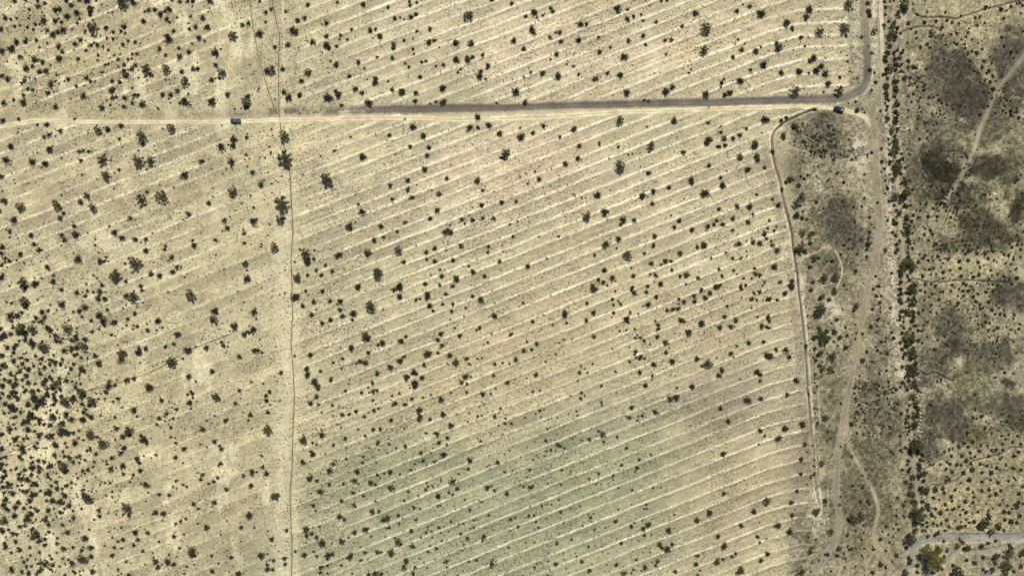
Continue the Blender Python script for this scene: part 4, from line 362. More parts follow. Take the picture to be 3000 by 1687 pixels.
for P in PALE:
    D = poly_dist(smooth_line([(x, y) for x, y in P], 8), 12); main = P[0] in ((0, 1025), (2335, 765))
    mixc(np.clip(np.exp(-(D / (3.4 if main else 1.9)) ** 2) * (.75 if main else .6 * sstep(.35, .55, grain * .4 + .6 * fbm(GX, GY, 40, 368, 2))), 0, 1), (222, 210, 164))
for (cx0, wd, st) in ((828, 30, .95), (843, 8, .3), (868, 9, .5), (866, 6, .25), (760, 3, .18), (775, 2, .18), (700, 2, .15)):   # wheel-worn band beside the straight trail
    vx = np.abs(GX - cx0 - 4 * np.sin(GY / 130)) * np.where(GY > 500, 1, 9); mixc(np.exp(-(vx / wd) ** 2) * st * (.4 + .6 * fbm(GX, GY * .2, 18, 370, 2)), (220, 209, 170))
for P in GULLY:
    wide = .8 if len(P) == 3 else 1.25
    Q = np.array(smooth_line(P, 4)); Q = Q + np.c_[vnoise(Q[:, 0], Q[:, 1], 9, 400), vnoise(Q[:, 0], Q[:, 1], 9, 401)] * 4 - 2
    D = poly_dist(Q, 14); Hh -= .75 * np.exp(-(D / (1.7 * wide)) ** 2)
    mixc(np.exp(-(D / (1.5 * wide)) ** 2) * .68, (92, 83, 64)); mixc(np.exp(-((D - 5.5 * wide) / 2.2) ** 2) * .3, (212, 198, 158))
for nm, colr in (("foot_trail", (112, 99, 74)), ("bike_trail", (120, 106, 80)), ("thin_trail", (104, 93, 70))):
    D = poly_dist(SL[nm][::2], 14); mixc(np.exp(-(D / 2.6) ** 2) * .35, (150, 136, 104)); Hh -= .1 * np.exp(-(D / 3) ** 2)

# ------------------------------------------------------------------ plants: where they stand
PL = []                                    # x, y (photo px), canopy radius in metres
for (tx, ty), s in T.items():
    oy = [0, 422, 844, 1265][ty]
    for e in s.split(";"):
        a, b, r = (float(v) for v in e.split()); PL.append((tx * 750 + a * 2.913, oy + b * 2.913, r))
for q in range(330):        # the thin hedge of scrub down both sides of the channel along the levee
    y = rng.uniform(60, 1480); cx = np.interp(y, [0, 205, 420, 632, 830, 1129, 1352, 1480], [2604, 2607, 2618, 2637, 2650, 2669, 2678, 2692]); sd = rng.choice((-1, -1, 1, 1, 1))
    PL.append((cx + sd * rng.uniform(9, 19) + rng.normal() * 2, y, .8 + 1.7 * rng.random() ** 1.8))
PL = np.array(PL); uniq = []               # tiles overlap by a hair: keep one of any pair entered twice
for k in np.argsort(-PL[:, 2]):
    if all((PL[k, 0] - PL[q, 0]) ** 2 + (PL[k, 1] - PL[q, 1]) ** 2 > 5.0 ** 2 for q in uniq): uniq.append(k)
PL = PL[uniq]
# bare pale earth around and just south of each plant, where runoff and wind keep the soil clean
for x, y, r in PL:
    R = r * 2.913; i0, i1 = np.searchsorted(XS, [x - R * 2.2, x + R * 2.2]); j0, j1 = np.searchsorted(YS, [y - R * 1.8, y + R * 3.2])
    if x > 2310:
        q = np.hypot(GX[j0:j1, i0:i1] - x, GY[j0:j1, i0:i1] - y - R * .4) / (R * 1.5); w = np.exp(-q ** 4) * .38; c = (196, 184, 144)
    else:
        q = np.hypot((GX[j0:j1, i0:i1] - x) / (R * 1.15), (GY[j0:j1, i0:i1] - y - R * .9) / (R * 1.7)); w = np.exp(-q ** 3) * (.42 if x < 850 else .26); c = (214, 201, 157)
    w = w * (.55 + .9 * (WARP[j0:j1, i0:i1] - .2) * .8); w = np.clip(w, 0, .6)[..., None]
    COL[j0:j1, i0:i1] = COL[j0:j1, i0:i1] * (1 - w) + np.array(c, float) * w

# -- the sheet itself
Hh += (fbm(GX, GY, 7, 500, 3) - .5) * .16 * (1 - np.exp(-(np.minimum(Dg, 1e3) / 20) ** 2)) * (GX > -200) * (GX < 3200)
Hh += east * (fbm(GX, GY, 14, 510, 3) - .5) * .30
far = np.clip(np.maximum(np.abs(GX - 1500) - 1680, np.abs(GY - 843) - 1005) / 300, 0, 1); Hh *= 1 - far
ny, nx = GX.shape
def ground_h(x, y):
    i = np.clip(np.searchsorted(XS, x) - 1, 0, nx - 2); j = np.clip(np.searchsorted(YS, y) - 1, 0, ny - 2)
    f = (x - XS[i]) / (XS[i + 1] - XS[i]); g = (y - YS[j]) / (YS[j + 1] - YS[j])
    return (Hh[j, i] * (1 - f) + Hh[j, i + 1] * f) * (1 - g) + (Hh[j + 1, i] * (1 - f) + Hh[j + 1, i + 1] * f) * g
idx = np.arange(ny * nx).reshape(ny, nx)
F = np.stack([idx[1:, :-1], idx[1:, 1:], idx[:-1, 1:], idx[:-1, :-1]], -1).reshape(-1, 4)
V = np.stack([wx(GX), wy(GY), Hh], -1).reshape(-1, 3)
me = np_mesh("ground", V, F, M_SOIL, smooth=True)
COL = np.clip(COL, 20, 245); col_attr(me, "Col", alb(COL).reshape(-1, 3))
FLD = np.stack([np.clip(field * (1 - left * .6), 0, 1), np.clip(sstep(.42, .66, fbm(GX, GY, 70, 860, 4)) * .95 + .15 + east * .22 - tong * .4, 0, 1) , np.clip(east * .5 * sstep(.45, .6, mot) + (LV2 < 20) * .6, 0, 1)], -1)
col_attr(me, "Fld", FLD.reshape(-1, 3))
tag(link(bpy.data.objects.new("ground", me)), kind="structure")

# ------------------------------------------------------------------ roads, tracks, channels: sheets laid on the ground
def ribbon(name, key, col, lift, jag=.16, ruts=None, cols2=None, wmul=1.0, fade=None, uv=7, seed=0):
    P = SL[key].copy(); P[:, 2] *= wmul; n = len(P); T_ = np.gradient(P[:, :2], axis=0); T_ /= np.linalg.norm(T_, axis=1)[:, None] + 1e-9; Nn = np.c_[-T_[:, 1], T_[:, 0]]
    s = np.arange(n) * 3.0; u = np.linspace(-1, 1, uv)
    wl = P[:, 2] / 2 * (1 + jag * 2 * (fbm(s, s * 0 + seed * 50, 16, 600 + seed, 4) - .5) * 2); wr = P[:, 2] / 2 * (1 + jag * 2 * (fbm(s, s * 0 + seed * 50, 16, 650 + seed, 4) - .5) * 2)
    off = np.where(u[None] < 0, u[None] * wl[:, None], u[None] * wr[:, None])
    X = P[:, :1] + Nn[:, :1] * off; Y = P[:, 1:2] + Nn[:, 1:] * off
    Z = ground_h(X, Y) + lift
    Z = np.maximum(Z, lift - 1.6) - 0.0
    C = np.ones(X.shape + (3,)) * np.array(col, float)
    if cols2:
        for (x0, y0, rad, c2, w) in cols2:
            t = np.clip(1.3 - np.hypot(X - x0, Y - y0) / rad, 0, 1)[..., None] * w; C = C * (1 - t) + np.array(c2, float) * t
    if ruts:
        for ru, wd, c2, w in ruts:
            t = (np.exp(-((u[None] - ru - .12 * (vnoise(s, s * 0, 60, 680)[:, None] - .5)) / wd) ** 2) * w * (.55 + .45 * vnoise(s, s * 0 + ru * 90, 22, 690)[:, None]))[..., None]
            C = C * (1 - t) + np.array(c2, float) * t
    C = C * (1 + (fbm(X, Y, 30, 700 + seed, 4)[..., None] - .5) * .30)
    # the worn edge takes the colour of the earth beside it
    i = np.clip(np.searchsorted(XS, X), 0, nx - 1); j = np.clip(np.searchsorted(YS, Y), 0, ny - 1)
    e = (np.clip((np.abs(u)[None] - .55) / .45, 0, 1) ** 1.3 * .8 * (.35 + 1.1 * fbm(X, Y, 18, 730, 3)))[..., None].clip(0, 1) * np.ones(X.shape + (1,))
    if fade: e = np.maximum(e, (1 - sstep(fade[0], fade[1], X * (1 if fade[2] else 0)) * sstep(.35, .6, fbm(X, Y, 22, 720, 3) * .5 + .5 * sstep(fade[0], fade[1] * 1.1, X)))[..., None])
    C = C * (1 - e) + COL[j, i] * e
    ii = np.arange(n * uv).reshape(n, uv); F = np.stack([ii[:-1, :-1], ii[:-1, 1:], ii[1:, 1:], ii[1:, :-1]], -1).reshape(-1, 4)
    a = V2 = np.stack([wx(X), wy(Y), Z], -1).reshape(-1, 3)
    nrm = np.cross(a[F[0, 1]] - a[F[0, 0]], a[F[0, 2]] - a[F[0, 0]])[2]
    if nrm < 0: F = F[:, ::-1]
    me = np_mesh(name, a, F, M_TRACK, smooth=True); col_attr(me, "Col", alb(np.clip(C, 20, 245)).reshape(-1, 3)); col_attr(me, "Fld", np.zeros((n * uv, 3)))
    return tag(link(bpy.data.objects.new(name, me)), kind="structure")
ribbon("wash_side_channel", "wash_side", (150, 148, 130), .05, .3, seed=1)
ribbon("wash_side_channel", "wash_branch", (156, 152, 130), .05, .3, seed=2)
ribbon("wash_side_channel", "wash_foot", (140, 142, 130), .05, .25, seed=3)
ribbon("sandy_wash", "wash_bed", (148, 147, 134), .06, .42, [(-.45, .14, (176, 171, 148), .75), (.5, .14, (128, 129, 120), .6), (.1, .1, (160, 158, 142), .5)], uv=13, seed=4)
ribbon("levee_channel_bed", "channel_bed", (168, 157, 124), .05, .2, cols2=[(2690, 1420, 170, (146, 136, 112), .8), (2640, 700, 120, (156, 147, 120), .6)], seed=5)
ribbon("drainage_ditch_bed", "drainage_ditch", (116, 106, 84), .04, .25, wmul=.72, cols2=[(2300, 560, 60, (190, 176, 140), .3), (2385, 1350, 160, (190, 177, 142), .75), (2360, 1000, 60, (165, 152, 120), .5)], seed=6)
ribbon("sandy_track", "sandy_track", (212, 198, 155), .05, .3, [(-.45, .14, (250, 240, 206), 1), (.45, .14, (248, 238, 204), 1), (0, .12, (186, 171, 130), .6), (-.2, .07, (232, 220, 180), .4)], uv=15, seed=7)
ribbon("dirt_road", "dirt_road", (154, 143, 116), .07, .16, [(-.85, .12, (208, 195, 158), .8), (.85, .1, (190, 177, 142), .5), (-.35, .09, (134, 122, 96), .5), (.25, .09, (136, 124, 98), .5)],
       cols2=[(2580, 60, 160, (222, 208, 176), .85), (2583, 200, 70, (198, 184, 150), .6), (2455, 1380, 90, (142, 135, 112), .7), (2452, 1500, 120, (134, 130, 111), .85), (2410, 1640, 110, (144, 141, 122), .85)], uv=13, seed=8)
ribbon("side_track", "side_track", (158, 146, 116), .09, .22, [(-.5, .2, (192, 179, 142), .6), (.5, .2, (190, 177, 140), .6)], uv=9, seed=9)
ribbon("old_track", "old_track", (146, 137, 113), .05, .24, [(-.85, .1, (112, 102, 82), .9), (.85, .1, (118, 108, 86), .75), (-.4, .1, (184, 172, 138), .35), (.4, .1, (182, 171, 138), .35)],
       cols2=[(3000, 160, 70, (142, 134, 114), .9), (2855, 425, 60, (182, 171, 138), .7)], uv=13, wmul=.82, seed=10)
ribbon("gravel_road", "gravel_road", (115, 106, 92), .11, .17, [(-.30, .10, (140, 131, 113), .55), (.3, .12, (92, 86, 75), .6), (-.7, .12, (92, 86, 76), .5), (.05, .06, (128, 120, 104), .4)],
       cols2=[(2530, 30, 110, (168, 156, 126), .9), (2200, 297, 420, (120, 115, 103), .6), (2500, 275, 60, (134, 128, 110), .5), (2420, 290, 40, (160, 148, 122), .4)], fade=(860, 1180, 1), uv=13, seed=11)
for nm, c in (("foot_trail", (104, 90, 66)), ("bike_trail", (112, 98, 72)), ("thin_trail", (98, 87, 66))):
    ribbon({"foot_trail": "foot_trail", "bike_trail": "bike_trail", "thin_trail": "narrow_trail"}[nm], nm, c, .06, .3, wmul=.8, uv=5, seed=12 + len(nm))

# ------------------------------------------------------------------ plant shapes
def leaf_quads(cen, size, up=.35, rg=rng):
    n = len(cen); a = rg.normal(size=(n, 3)); a[:, 2] += up; a /= np.linalg.norm(a, axis=1)[:, None]
    b = np.cross(a, rg.normal(size=(n, 3))); b /= np.linalg.norm(b, axis=1)[:, None] + 1e-9; c = np.cross(a, b)
    s = (size * rg.uniform(.6, 1.3, n))[:, None]; t = s * rg.uniform(.35, .8, n)[:, None]
    V = np.stack([cen - b * s, cen + c * t, cen + b * s, cen - c * t], 1).reshape(-1, 3)
    return V, np.arange(n * 4).reshape(-1, 4)
def tube(p, r, sides=5):
    p = np.asarray(p, float); V = []; F = []; m = len(p)
    for k in range(m):
        t = p[min(k + 1, m - 1)] - p[max(k - 1, 0)]; t = t / (np.linalg.norm(t) + 1e-9); a = np.cross(t, (.31, .95, .1)); a /= np.linalg.norm(a); b = np.cross(t, a)
        for q in range(sides): w = 2 * math.pi * q / sides; V.append(p[k] + r[k] * (a * math.cos(w) + b * math.sin(w)))
    for k in range(m - 1):
        for q in range(sides): F.append((k * sides + q, k * sides + (q + 1) % sides, (k + 1) * sides + (q + 1) % sides, (k + 1) * sides + q))
    return np.array(V), np.array(F)
def join(L):
    V, F, o = [], [], 0
    for v, f in L: V.append(v); F.append(f + o); o += len(v)
    return np.vstack(V), np.vstack(F)
def limb(base, tip, r0, r1, wob=.08, n=5):
    t = np.linspace(0, 1, n)[:, None]; p = np.array(base) * (1 - t) + np.array(tip) * t; p[1:-1] += rng.normal(size=(n - 2, 3)) * wob; p[:, 2] += np.sin(t[:, 0] * math.pi) * wob
    return tube(p, np.linspace(r0, r1, n))
def shrub_proto(kind):
    """unit plant (canopy radius 1): leafy sprays along branches fanning out of one root crown; gaps between the sprays"""
    L = []; nb = int(rng.integers(11, 19)); lop = rng.uniform(0, 6.28); leafs = []
    ga = rng.uniform(0, 6.28); 
    for k in range(nb):
        a = ga + k * 2.4 + rng.normal() * .25; el = rng.uniform(.15, 1.35) if kind != "creo" else rng.uniform(.25, 1.15)
        ln = rng.uniform(.60, 1.10) * (1 if el < .9 else .9) * (1 - .25 * (1 + math.cos(a - lop)) / 2); ln = ln if kind != "salt" else .62 + .36 * rng.random(); tip = np.array([math.cos(a) * math.cos(el), math.sin(a) * math.cos(el), math.sin(el) * (.85 if kind != "salt" else .7)]) * ln
        L.append(limb((0, 0, -.05), tip * .9, .03, .010, .03, 4))
        m = {"creo": 20, "shrb": 26, "salt": 22}[kind]; t = rng.beta(*((2.2, 1.1) if kind != "salt" else (1.3, 1.1)), m)[:, None] * .98 + .06
        sp = {"creo": .135, "shrb": .18, "salt": .16}[kind]
        leafs.append(tip * t + rng.normal(size=(m, 3)) * sp * (.5 + .7 * t))
    leafs.append(rng.normal(size=(16, 3)) * .13 + (0, 0, .14)); cen = np.vstack(leafs); cen[:, 2] = np.maximum(cen[:, 2], .04)
    lv = leaf_quads(cen, {"creo": .115, "shrb": .14, "salt": .17}[kind])
    w = join(L); n0 = len(w[1]); V, F = join([w, lv])
    V[:, :2] *= rng.uniform(.85, 1.12, 2); mi = np.r_[np.zeros(n0, int), np.ones(len(lv[1]), int)]
    return V, F, mi
def tree_proto(nlobe, nleaf, size, flat):
    """unit tree: (trunk mesh, crown mesh); the crown is many leaf sprays in uneven clumps with sky gaps between them"""
    L = []; cl = []; ga = rng.uniform(0, 6.28)
    for k in range(nlobe):
        a = ga + k * 2.39996 + rng.normal() * .35; rad = math.sqrt((k + .4) / nlobe) * .84 * rng.uniform(.75, 1.15)
        h = flat * (.50 + .50 * math.sqrt(max(0, 1 - rad * rad * .85))) * rng.uniform(.75, 1.08)
        c = np.array([math.cos(a) * rad, math.sin(a) * rad, h]); s = rng.uniform(.15, .27)
        m = int(nleaf / nlobe * rng.uniform(.55, 1.4)); q = rng.normal(size=(m, 3)); q /= np.linalg.norm(q, axis=1)[:, None]; q *= (rng.random(m) ** .45)[:, None]
        cl.append(c + q * s * np.array([1.15, 1.15, .8]))
        if k % 2 == 0: L.append(limb((math.cos(a) * .05, math.sin(a) * .05, flat * .18), c - (0, 0, s * .3), .055, .014, .05, 5))
    for k in range(3): a = ga + k * 2.1; L.append(limb((math.cos(a) * .03, math.sin(a) * .03, -.08), (math.cos(a) * .16, math.sin(a) * .16, flat * .36), .085, .055, .02, 4))
    return join(L), leaf_quads(np.vstack(cl), size)
PR = {k: [shrub_proto(k) for _ in range(16)] for k in ("creo", "shrb", "salt")}
MT = {"creo": M_CREO, "shrb": M_SHRB, "salt": M_SALT}
PM = {k: [np_mesh(nm, v, f, [M_BARK, MT[k]], mi=mi) for v, f, mi in PR[k]] for k, nm in (("creo", "creosote_bush"), ("shrb", "mesquite_shrub"), ("salt", "saltbush"))}
TP = []
for spec in [(17, 950, .075, .95)] * 5 + [(22, 1300, .07, 1.0)] * 3: 
    tr, cr = tree_proto(*spec); TP.append((np_mesh("trunk", *tr, M_BARK), np_mesh("crown", *cr, M_TREE), np_mesh("crown", *cr, M_LIME)))
tr, cr = tree_proto(26, 3400, .05, 1.05); BIG = (np_mesh("trunk", *tr, M_BARK), np_mesh("crown", *cr, M_TREE), np_mesh("crown", *cr, M_LIME))

# ------------------------------------------------------------------ plants: sort them into kinds, the 300 widest of each as things of their own
def where(x, y):
    cols = [(285,"far left scrub"),(570,"left scrub"),(848,"just left of the foot trail"),(1150,"just right of the foot trail"),(1450,"left centre furrows"),(1750,"centre furrows"),(2050,"right centre furrows"),
            (2345,"furrow ends by the ditch"),(2560,"between ditch and dirt road"),(2710,"tree-lined levee"),(9999,"far right flat")]
    rows = [(150,"top edge"),(318,"above the sandy track"),(480,"below the sandy track"),(680,"upper middle"),(900,"middle"),(1110,"lower middle"),(1310,"lower part"),(1500,"near the bottom"),(9999,"bottom edge")]
    return next(n for m, n in cols if x < m), next(n for m, n in rows if y < m)
ORD = "widest|second widest|third widest|fourth widest|fifth widest|sixth widest|seventh widest|eighth widest|ninth widest|tenth widest|11th widest|12th widest|13th widest|14th widest|15th widest|16th widest|17th widest|18th widest|19th widest|20th widest|21st widest|22nd widest|23rd widest|24th widest|25th widest|26th widest|27th widest|28th widest|29th widest|30th widest|31st widest|32nd widest|33rd widest|34th widest|35th widest|36th widest|37th widest|38th widest|39th widest|40th widest".split("|")
LIME_AT = [(2635,440),(2625,492),(2651,572),(2684,1504),(2719,1629),(2943,1655),(2949,1617),(2609,105),(2635,665),(2611,382),(2657,1635)]
kinds = {"tree": [], "creo": [], "shrb": [], "salt": []}
for x, y, r in PL:
    if x < 2338 and y > 1687 + 12: continue
    if r >= 4.2: k = "tree"
    elif x > 2338 + (y - 844) * .05 * (y > 844) and not (2338 < x < 2530 and y < 330): k = "tree" if (r >= 3.0) else "salt"
    elif x < 862 or (y > 1150 and x < 1700): k = "creo"
    else: k = "shrb"
    kinds[k].append((x, y, r))
LOOK = {"tree": "dark green mesquite tree", "lime": "bright yellow-green palo verde tree", "creo": "dark creosote bush", "shrb": "rounded olive mesquite shrub", "salt": "small grey saltbush"}
CAT = {"tree": "tree", "lime": "tree", "creo": "bush", "shrb": "shrub", "salt": "bush"}
GRP = {"tree": "mesquite trees on the open ground", "lime": "yellow-green trees along the levee and wash", "creo": "creosote bushes in the scrub", "shrb": "mesquite shrubs on the furrows", "salt": "saltbushes on the flat by the levee"}
count = {}
def label_for(kk, x, y):
    c, r = where(x, y); n = count.get((kk, c, r), 0); count[(kk, c, r)] = n + 1
    return f"{ORD[n]} {LOOK[kk]}, {c}, {r}" if n < len(ORD) else f"{n + 1}th widest {LOOK[kk]}, {c}, {r}"
def put_tree(x, y, r):
    lime = any(math.hypot(x - a, y - b) < 16 for a, b in LIME_AT); kk = "lime" if lime else "tree"
    R = r * .495 * (1.16 if r < 7 else .86); src = BIG if r > 6.3 else TP[rng.integers(len(TP))]; yy = y - r * 2.913 * .20
    o = bpy.data.objects.new("palo_verde_tree" if lime else "mesquite_tree", None); link(o); o.empty_display_size = .3
    o.location = (wx(x), wy(yy), float(ground_h(np.array(x), np.array(yy)))); o.rotation_euler = (0, 0, rng.uniform(0, 6.28) if r < 8 else .35); hz = rng.uniform(.85, 1.05); el = 1.0 if r < 8 else 1.22
    tag(o, label_for(kk, x, y), CAT[kk], GRP[kk])
    for nm, md in (("trunk", src[0]), ("crown", src[2] if lime else src[1])):
        c = link(bpy.data.objects.new(nm, md), o); c.scale = (R, R * el, R * hz)
for x, y, r in sorted(kinds["tree"], key=lambda a: -a[2]): put_tree(x, y, r)
NAME = {"creo": "creosote_bush", "shrb": "mesquite_shrub", "salt": "saltbush"}; REST = {"creo": "creosote_scrub", "shrb": "low_mesquite_scrub", "salt": "saltbush_scrub"}
def xform(v, x, y, r, a, hz):
    yy = y - r * 2.913 * .16; R = r * .495 * 1.36; c, s = math.cos(a), math.sin(a)
    z = float(ground_h(np.array(x), np.array(yy)))
    return np.c_[(v[:, 0] * c - v[:, 1] * s) * R + wx(x), (v[:, 0] * s + v[:, 1] * c) * R + wy(yy), v[:, 2] * R * hz + z]
def extra(kind):                # the little ones nobody could place: thick where the photo is thick
    out = []
    def rain(n, x0, x1, y0, y1, rmin, rmax, keep):
        x, y = rng.uniform(x0, x1, n), rng.uniform(y0, y1, n); k = keep(x, y) > rng.random(n)
        for a, b in zip(x[k], y[k]): out.append((a, b, rmin + (rmax - rmin) * rng.random() ** 2.2))
    if kind == "creo":
        rain(1300, -40, 330, 920, 1720, .7, 2.6, lambda x, y: np.clip(1.15 - np.hypot((x - 90) / 210, (y - 1200) / 330), 0, 1) + .25 * (y > 1330) * (x < 250))
        rain(1700, -40, 840, -30, 1720, .45, 1.2, lambda x, y: np.clip(fbm(x, y, 120, 805, 3) * 2.2 - .5, 0, 1) * (np.abs(y - trl(x) + 6) > 20)); rain(500, -40, 700, -30, 300, .5, 1.4, lambda x, y: .5 * (1 - x / 750))
        rain(1100, 870, 1800, 1150, 1720, .4, 1.0, lambda x, y: np.clip(fbm(x, y, 90, 800, 2) * 2 - .6, 0, 1))
    if kind == "shrb":
        rain(800, 870, 2330, -30, 1150, .4, .95, lambda x, y: np.clip(fbm(x, y, 110, 810, 2) * 2 - .55, 0, 1) * ((y < rdl(x) - 16) | (y > trl(x) + 14)))
    if kind == "salt":
        rain(1900, 2350, 3040, -20, 1500, .4, 1.2, lambda x, y: np.clip(fbm(x, y, 80, 820, 3) * 2.2 - .6, 0, 1) * (np.abs(x - np.interp(y, DRY, DRX)) > 17))
        rain(700, 2790, 3040, 640, 770, .4, 1.2, lambda x, y: .55 * np.exp(-((y - 705) / 32) ** 2) * np.clip(fbm(x, y, 50, 825, 3) * 2.4 - .7, 0, 1)); rain(650, 2740, 2900, 560, 740, .5, 1.2, lambda x, y: np.clip(fbm(x, y, 40, 830, 2) * 2 - .5, 0, 1))
        rain(500, 2320, 2450, 345, 490, .5, 1.2, lambda x, y: np.clip(1.2 - np.hypot((x - 2400) / 70, (y - 420) / 65), 0, 1))
        rain(330, 2700, 2850, 440, 560, .5, 1.1, lambda x, y: .7 + 0 * x); rain(330, 2760, 2950, 880, 1050, .4, 1, lambda x, y: .4 + 0 * x)
        rain(360, 2500, 2620, 1120, 1280, .5, 1.2, lambda x, y: .6 + 0 * x)
    return out
rdl = lambda x: np.interp(x, [0, 960, 2400, 2480, 2481], [335, 320, 280, 250, -99]); trl = lambda x: np.interp(x, [0, 1500, 2400], [356, 346, 316])
DRY, DRX = [p[1] for p in LINES["dirt_road"]], [p[0] for p in LINES["dirt_road"]]
small = {}
for k in ("creo", "shrb", "salt"):
    lst = sorted(kinds[k], key=lambda a: -a[2]); rest = lst[300:] + extra(k)
    for x, y, r in lst[:300]:
        n = rng.integers(16); o = bpy.data.objects.new(NAME[k], PM[k][n]); link(o); yy = y - r * 2.913 * .16; R = r * .495 * (1.38 if k == "creo" else 1.28)
        o.location = (wx(x), wy(yy), float(ground_h(np.array(x), np.array(yy)))); o.rotation_euler = (0, 0, rng.uniform(0, 6.28)); o.scale = (R, R, R * rng.uniform(.75, 1.05))
        tag(o, label_for(k, x, y), CAT[k], GRP[k])
    VV, FF, MI, off = [], [], [], 0
    for x, y, r in rest:
        v, f, mi = PR[k][rng.integers(16)]; lf = np.nonzero(mi == 1)[0]; kp = rng.choice(lf, int(len(lf) * (.5 if r > 1.3 else .3)), replace=False)
        f2 = f[kp]; v2 = v[f2.ravel()].reshape(-1, 4, 3); c = v2.mean(1, keepdims=True); v2 = ((v2 - c) * (1.5 if r > 1.3 else 2.0) + c).reshape(-1, 3)
        VV.append(xform(v2, x, y, r, rng.uniform(0, 6.28), rng.uniform(.7, 1))); FF.append(np.arange(len(v2)).reshape(-1, 4) + off); off += len(v2)
    o = link(bpy.data.objects.new(REST[k], np_mesh(REST[k], np.vstack(VV), np.vstack(FF), MT[k])))
    tag(o, {"creo": "the many smaller dark bushes scattered through the left and bottom scrub", "shrb": "the many smaller shrubs dotted over the furrowed ground",
            "salt": "the many smallest grey bushes speckling the ground on the right"}[k], "shrubs", kind="stuff")

# ------------------------------------------------------------------ dry tufts and stones too many to count
def scatter(name, n, area, size, keep, m, flat, label, cat):
    x, y = rng.uniform(area[0], area[1], n), rng.uniform(area[2], area[3], n); k = keep(x, y) > rng.random(n); x, y = x[k], y[k]; n = len(x); s = size * rng.uniform(.5, 1.5, n)
    a = rng.uniform(0, 6.28, n); z = ground_h(x, y); b = np.stack([wx(x), wy(y), z], -1); V = []
    for q in range(5):
        t = a + q * 1.2566; V.append(b + np.stack([np.cos(t), np.sin(t), t * 0 - .12], -1) * (s * rng.uniform(.6, 1.2, n))[:, None])
    V.append(b + np.stack([rng.normal(size=n) * .2 * s, rng.normal(size=n) * .2 * s, s * flat * rng.uniform(.7, 1.3, n)], -1))
    V = np.stack(V, 1).reshape(-1, 3); F = np.stack([np.stack([np.arange(n) * 6 + q, np.arange(n) * 6 + (q + 1) % 5, np.arange(n) * 6 + 5], -1) for q in range(5)], 1).reshape(-1, 3)
    tag(link(bpy.data.objects.new(name, np_mesh(name, V, F, m))), label, cat, kind="stuff")
def dtrk(x, y): return np.minimum(np.abs(y - trl(x)), np.where(x > 960, np.abs(y - rdl(x) - 20), 99)) > 14
scatter("dry_tufts", 60000, (-20, 3020, -20, 1707), .30, lambda x, y: np.clip(fbm(x, y, 120, 850, 3) * 1.9 - .45, 0, 1) * dtrk(x, y), M_TUFT, .9, "tiny dry tufts of grass peppering the whole field", "dry grass")
def rub(x, y):
    w = 0
    for (x0, y0, x1, y1, wd) in ((2562, -20, 2556, 270, 11), (2603, 280, 2607, 470, 14), (2606, 640, 2616, 900, 13), (2620, 1000, 2632, 1110, 16), (2634, 370, 2648, 640, 9), (2505, -20, 2512, 210, 10), (2690, 1100, 2693, 1290, 6)):
        t = np.clip((y - y0) / (y1 - y0), -.02, 1.02); w = w + np.exp(-((x - x0 - (x1 - x0) * t) / wd) ** 2) * (t > -.01) * (t < 1.01)
    for (x0, y0, r0) in ((2400, 1530, 26), (2440, 905, 22), (2660, 1100, 18), (2905, 1385, 14), (2510, 460, 20)): w = w + np.exp(-(np.hypot(x - x0, y - y0) / r0) ** 2)
    return w * .55
scatter("rubble_stones", 60000, (2380, 2960, -20, 1600), .34, rub, M_ROCK, .55, "pale stones scattered along the levee and the ditch banks", "rubble")
# ------------------------------------------------------------------ the two pickups
def bm_obj(name, bm, m, parent=None, bev=0):
    if bev: bmesh.ops.bevel(bm, geom=list(bm.edges), offset=bev, segments=2, affect='EDGES', profile=.6)
    bmesh.ops.recalc_face_normals(bm, faces=bm.faces)
    me = bpy.data.meshes.new(name); bm.to_mesh(me); bm.free()
    for mm in (m if isinstance(m, list) else [m]): me.materials.append(mm)
    for p in me.polygons: p.use_smooth = False
    return link(bpy.data.objects.new(name, me), parent)
def box(bm, x0, x1, y0, y1, z0, z1):
    v = [bm.verts.new((x, y, z)) for x in (x0, x1) for y in (y0, y1) for z in (z0, z1)]
    for f in ((0, 1, 3, 2), (4, 6, 7, 5), (0, 4, 5, 1), (2, 3, 7, 6), (0, 2, 6, 4), (1, 5, 7, 3)): bm.faces.new([v[i] for i in f])
def prof(bm, pts, hw):
    """side profile (x, z, half width) swept across the truck"""
    a = [bm.verts.new((x, -hw(x, z), z)) for x, z in pts]; b = [bm.verts.new((x, hw(x, z), z)) for x, z in pts]; n = len(pts)
    bm.faces.new(a); bm.faces.new(b[::-1])
    for k in range(n): bm.faces.new((a[k], b[k], b[(k + 1) % n], a[(k + 1) % n]))
def disc(bm, cx, cy, cz, r, w, seg=18):
    g = bmesh.ops.create_cone(bm, cap_ends=True, segments=seg, radius1=r, radius2=r, depth=w, matrix=Matrix.Translation((cx, cy, cz)) @ Matrix.Rotation(math.pi / 2, 4, 'X'))
M_GLASS = mat("dark_glass", (.012, .022, .026), .06, spec=.9); M_TYRE = mat("tyre_rubber", (.018, .018, .018), .85); M_RIM = mat("wheel_rim", (.35, .36, .37), .35, .8)
M_CHR = mat("chrome_trim", (.5, .5, .5), .25, .9); M_LAMP = mat("lamp_lens", (.7, .7, .68), .15, spec=.7); M_RED = mat("tail_lens", (.25, .01, .01), .2); M_BLK = mat("black_plastic", (.012, .012, .014), .6)
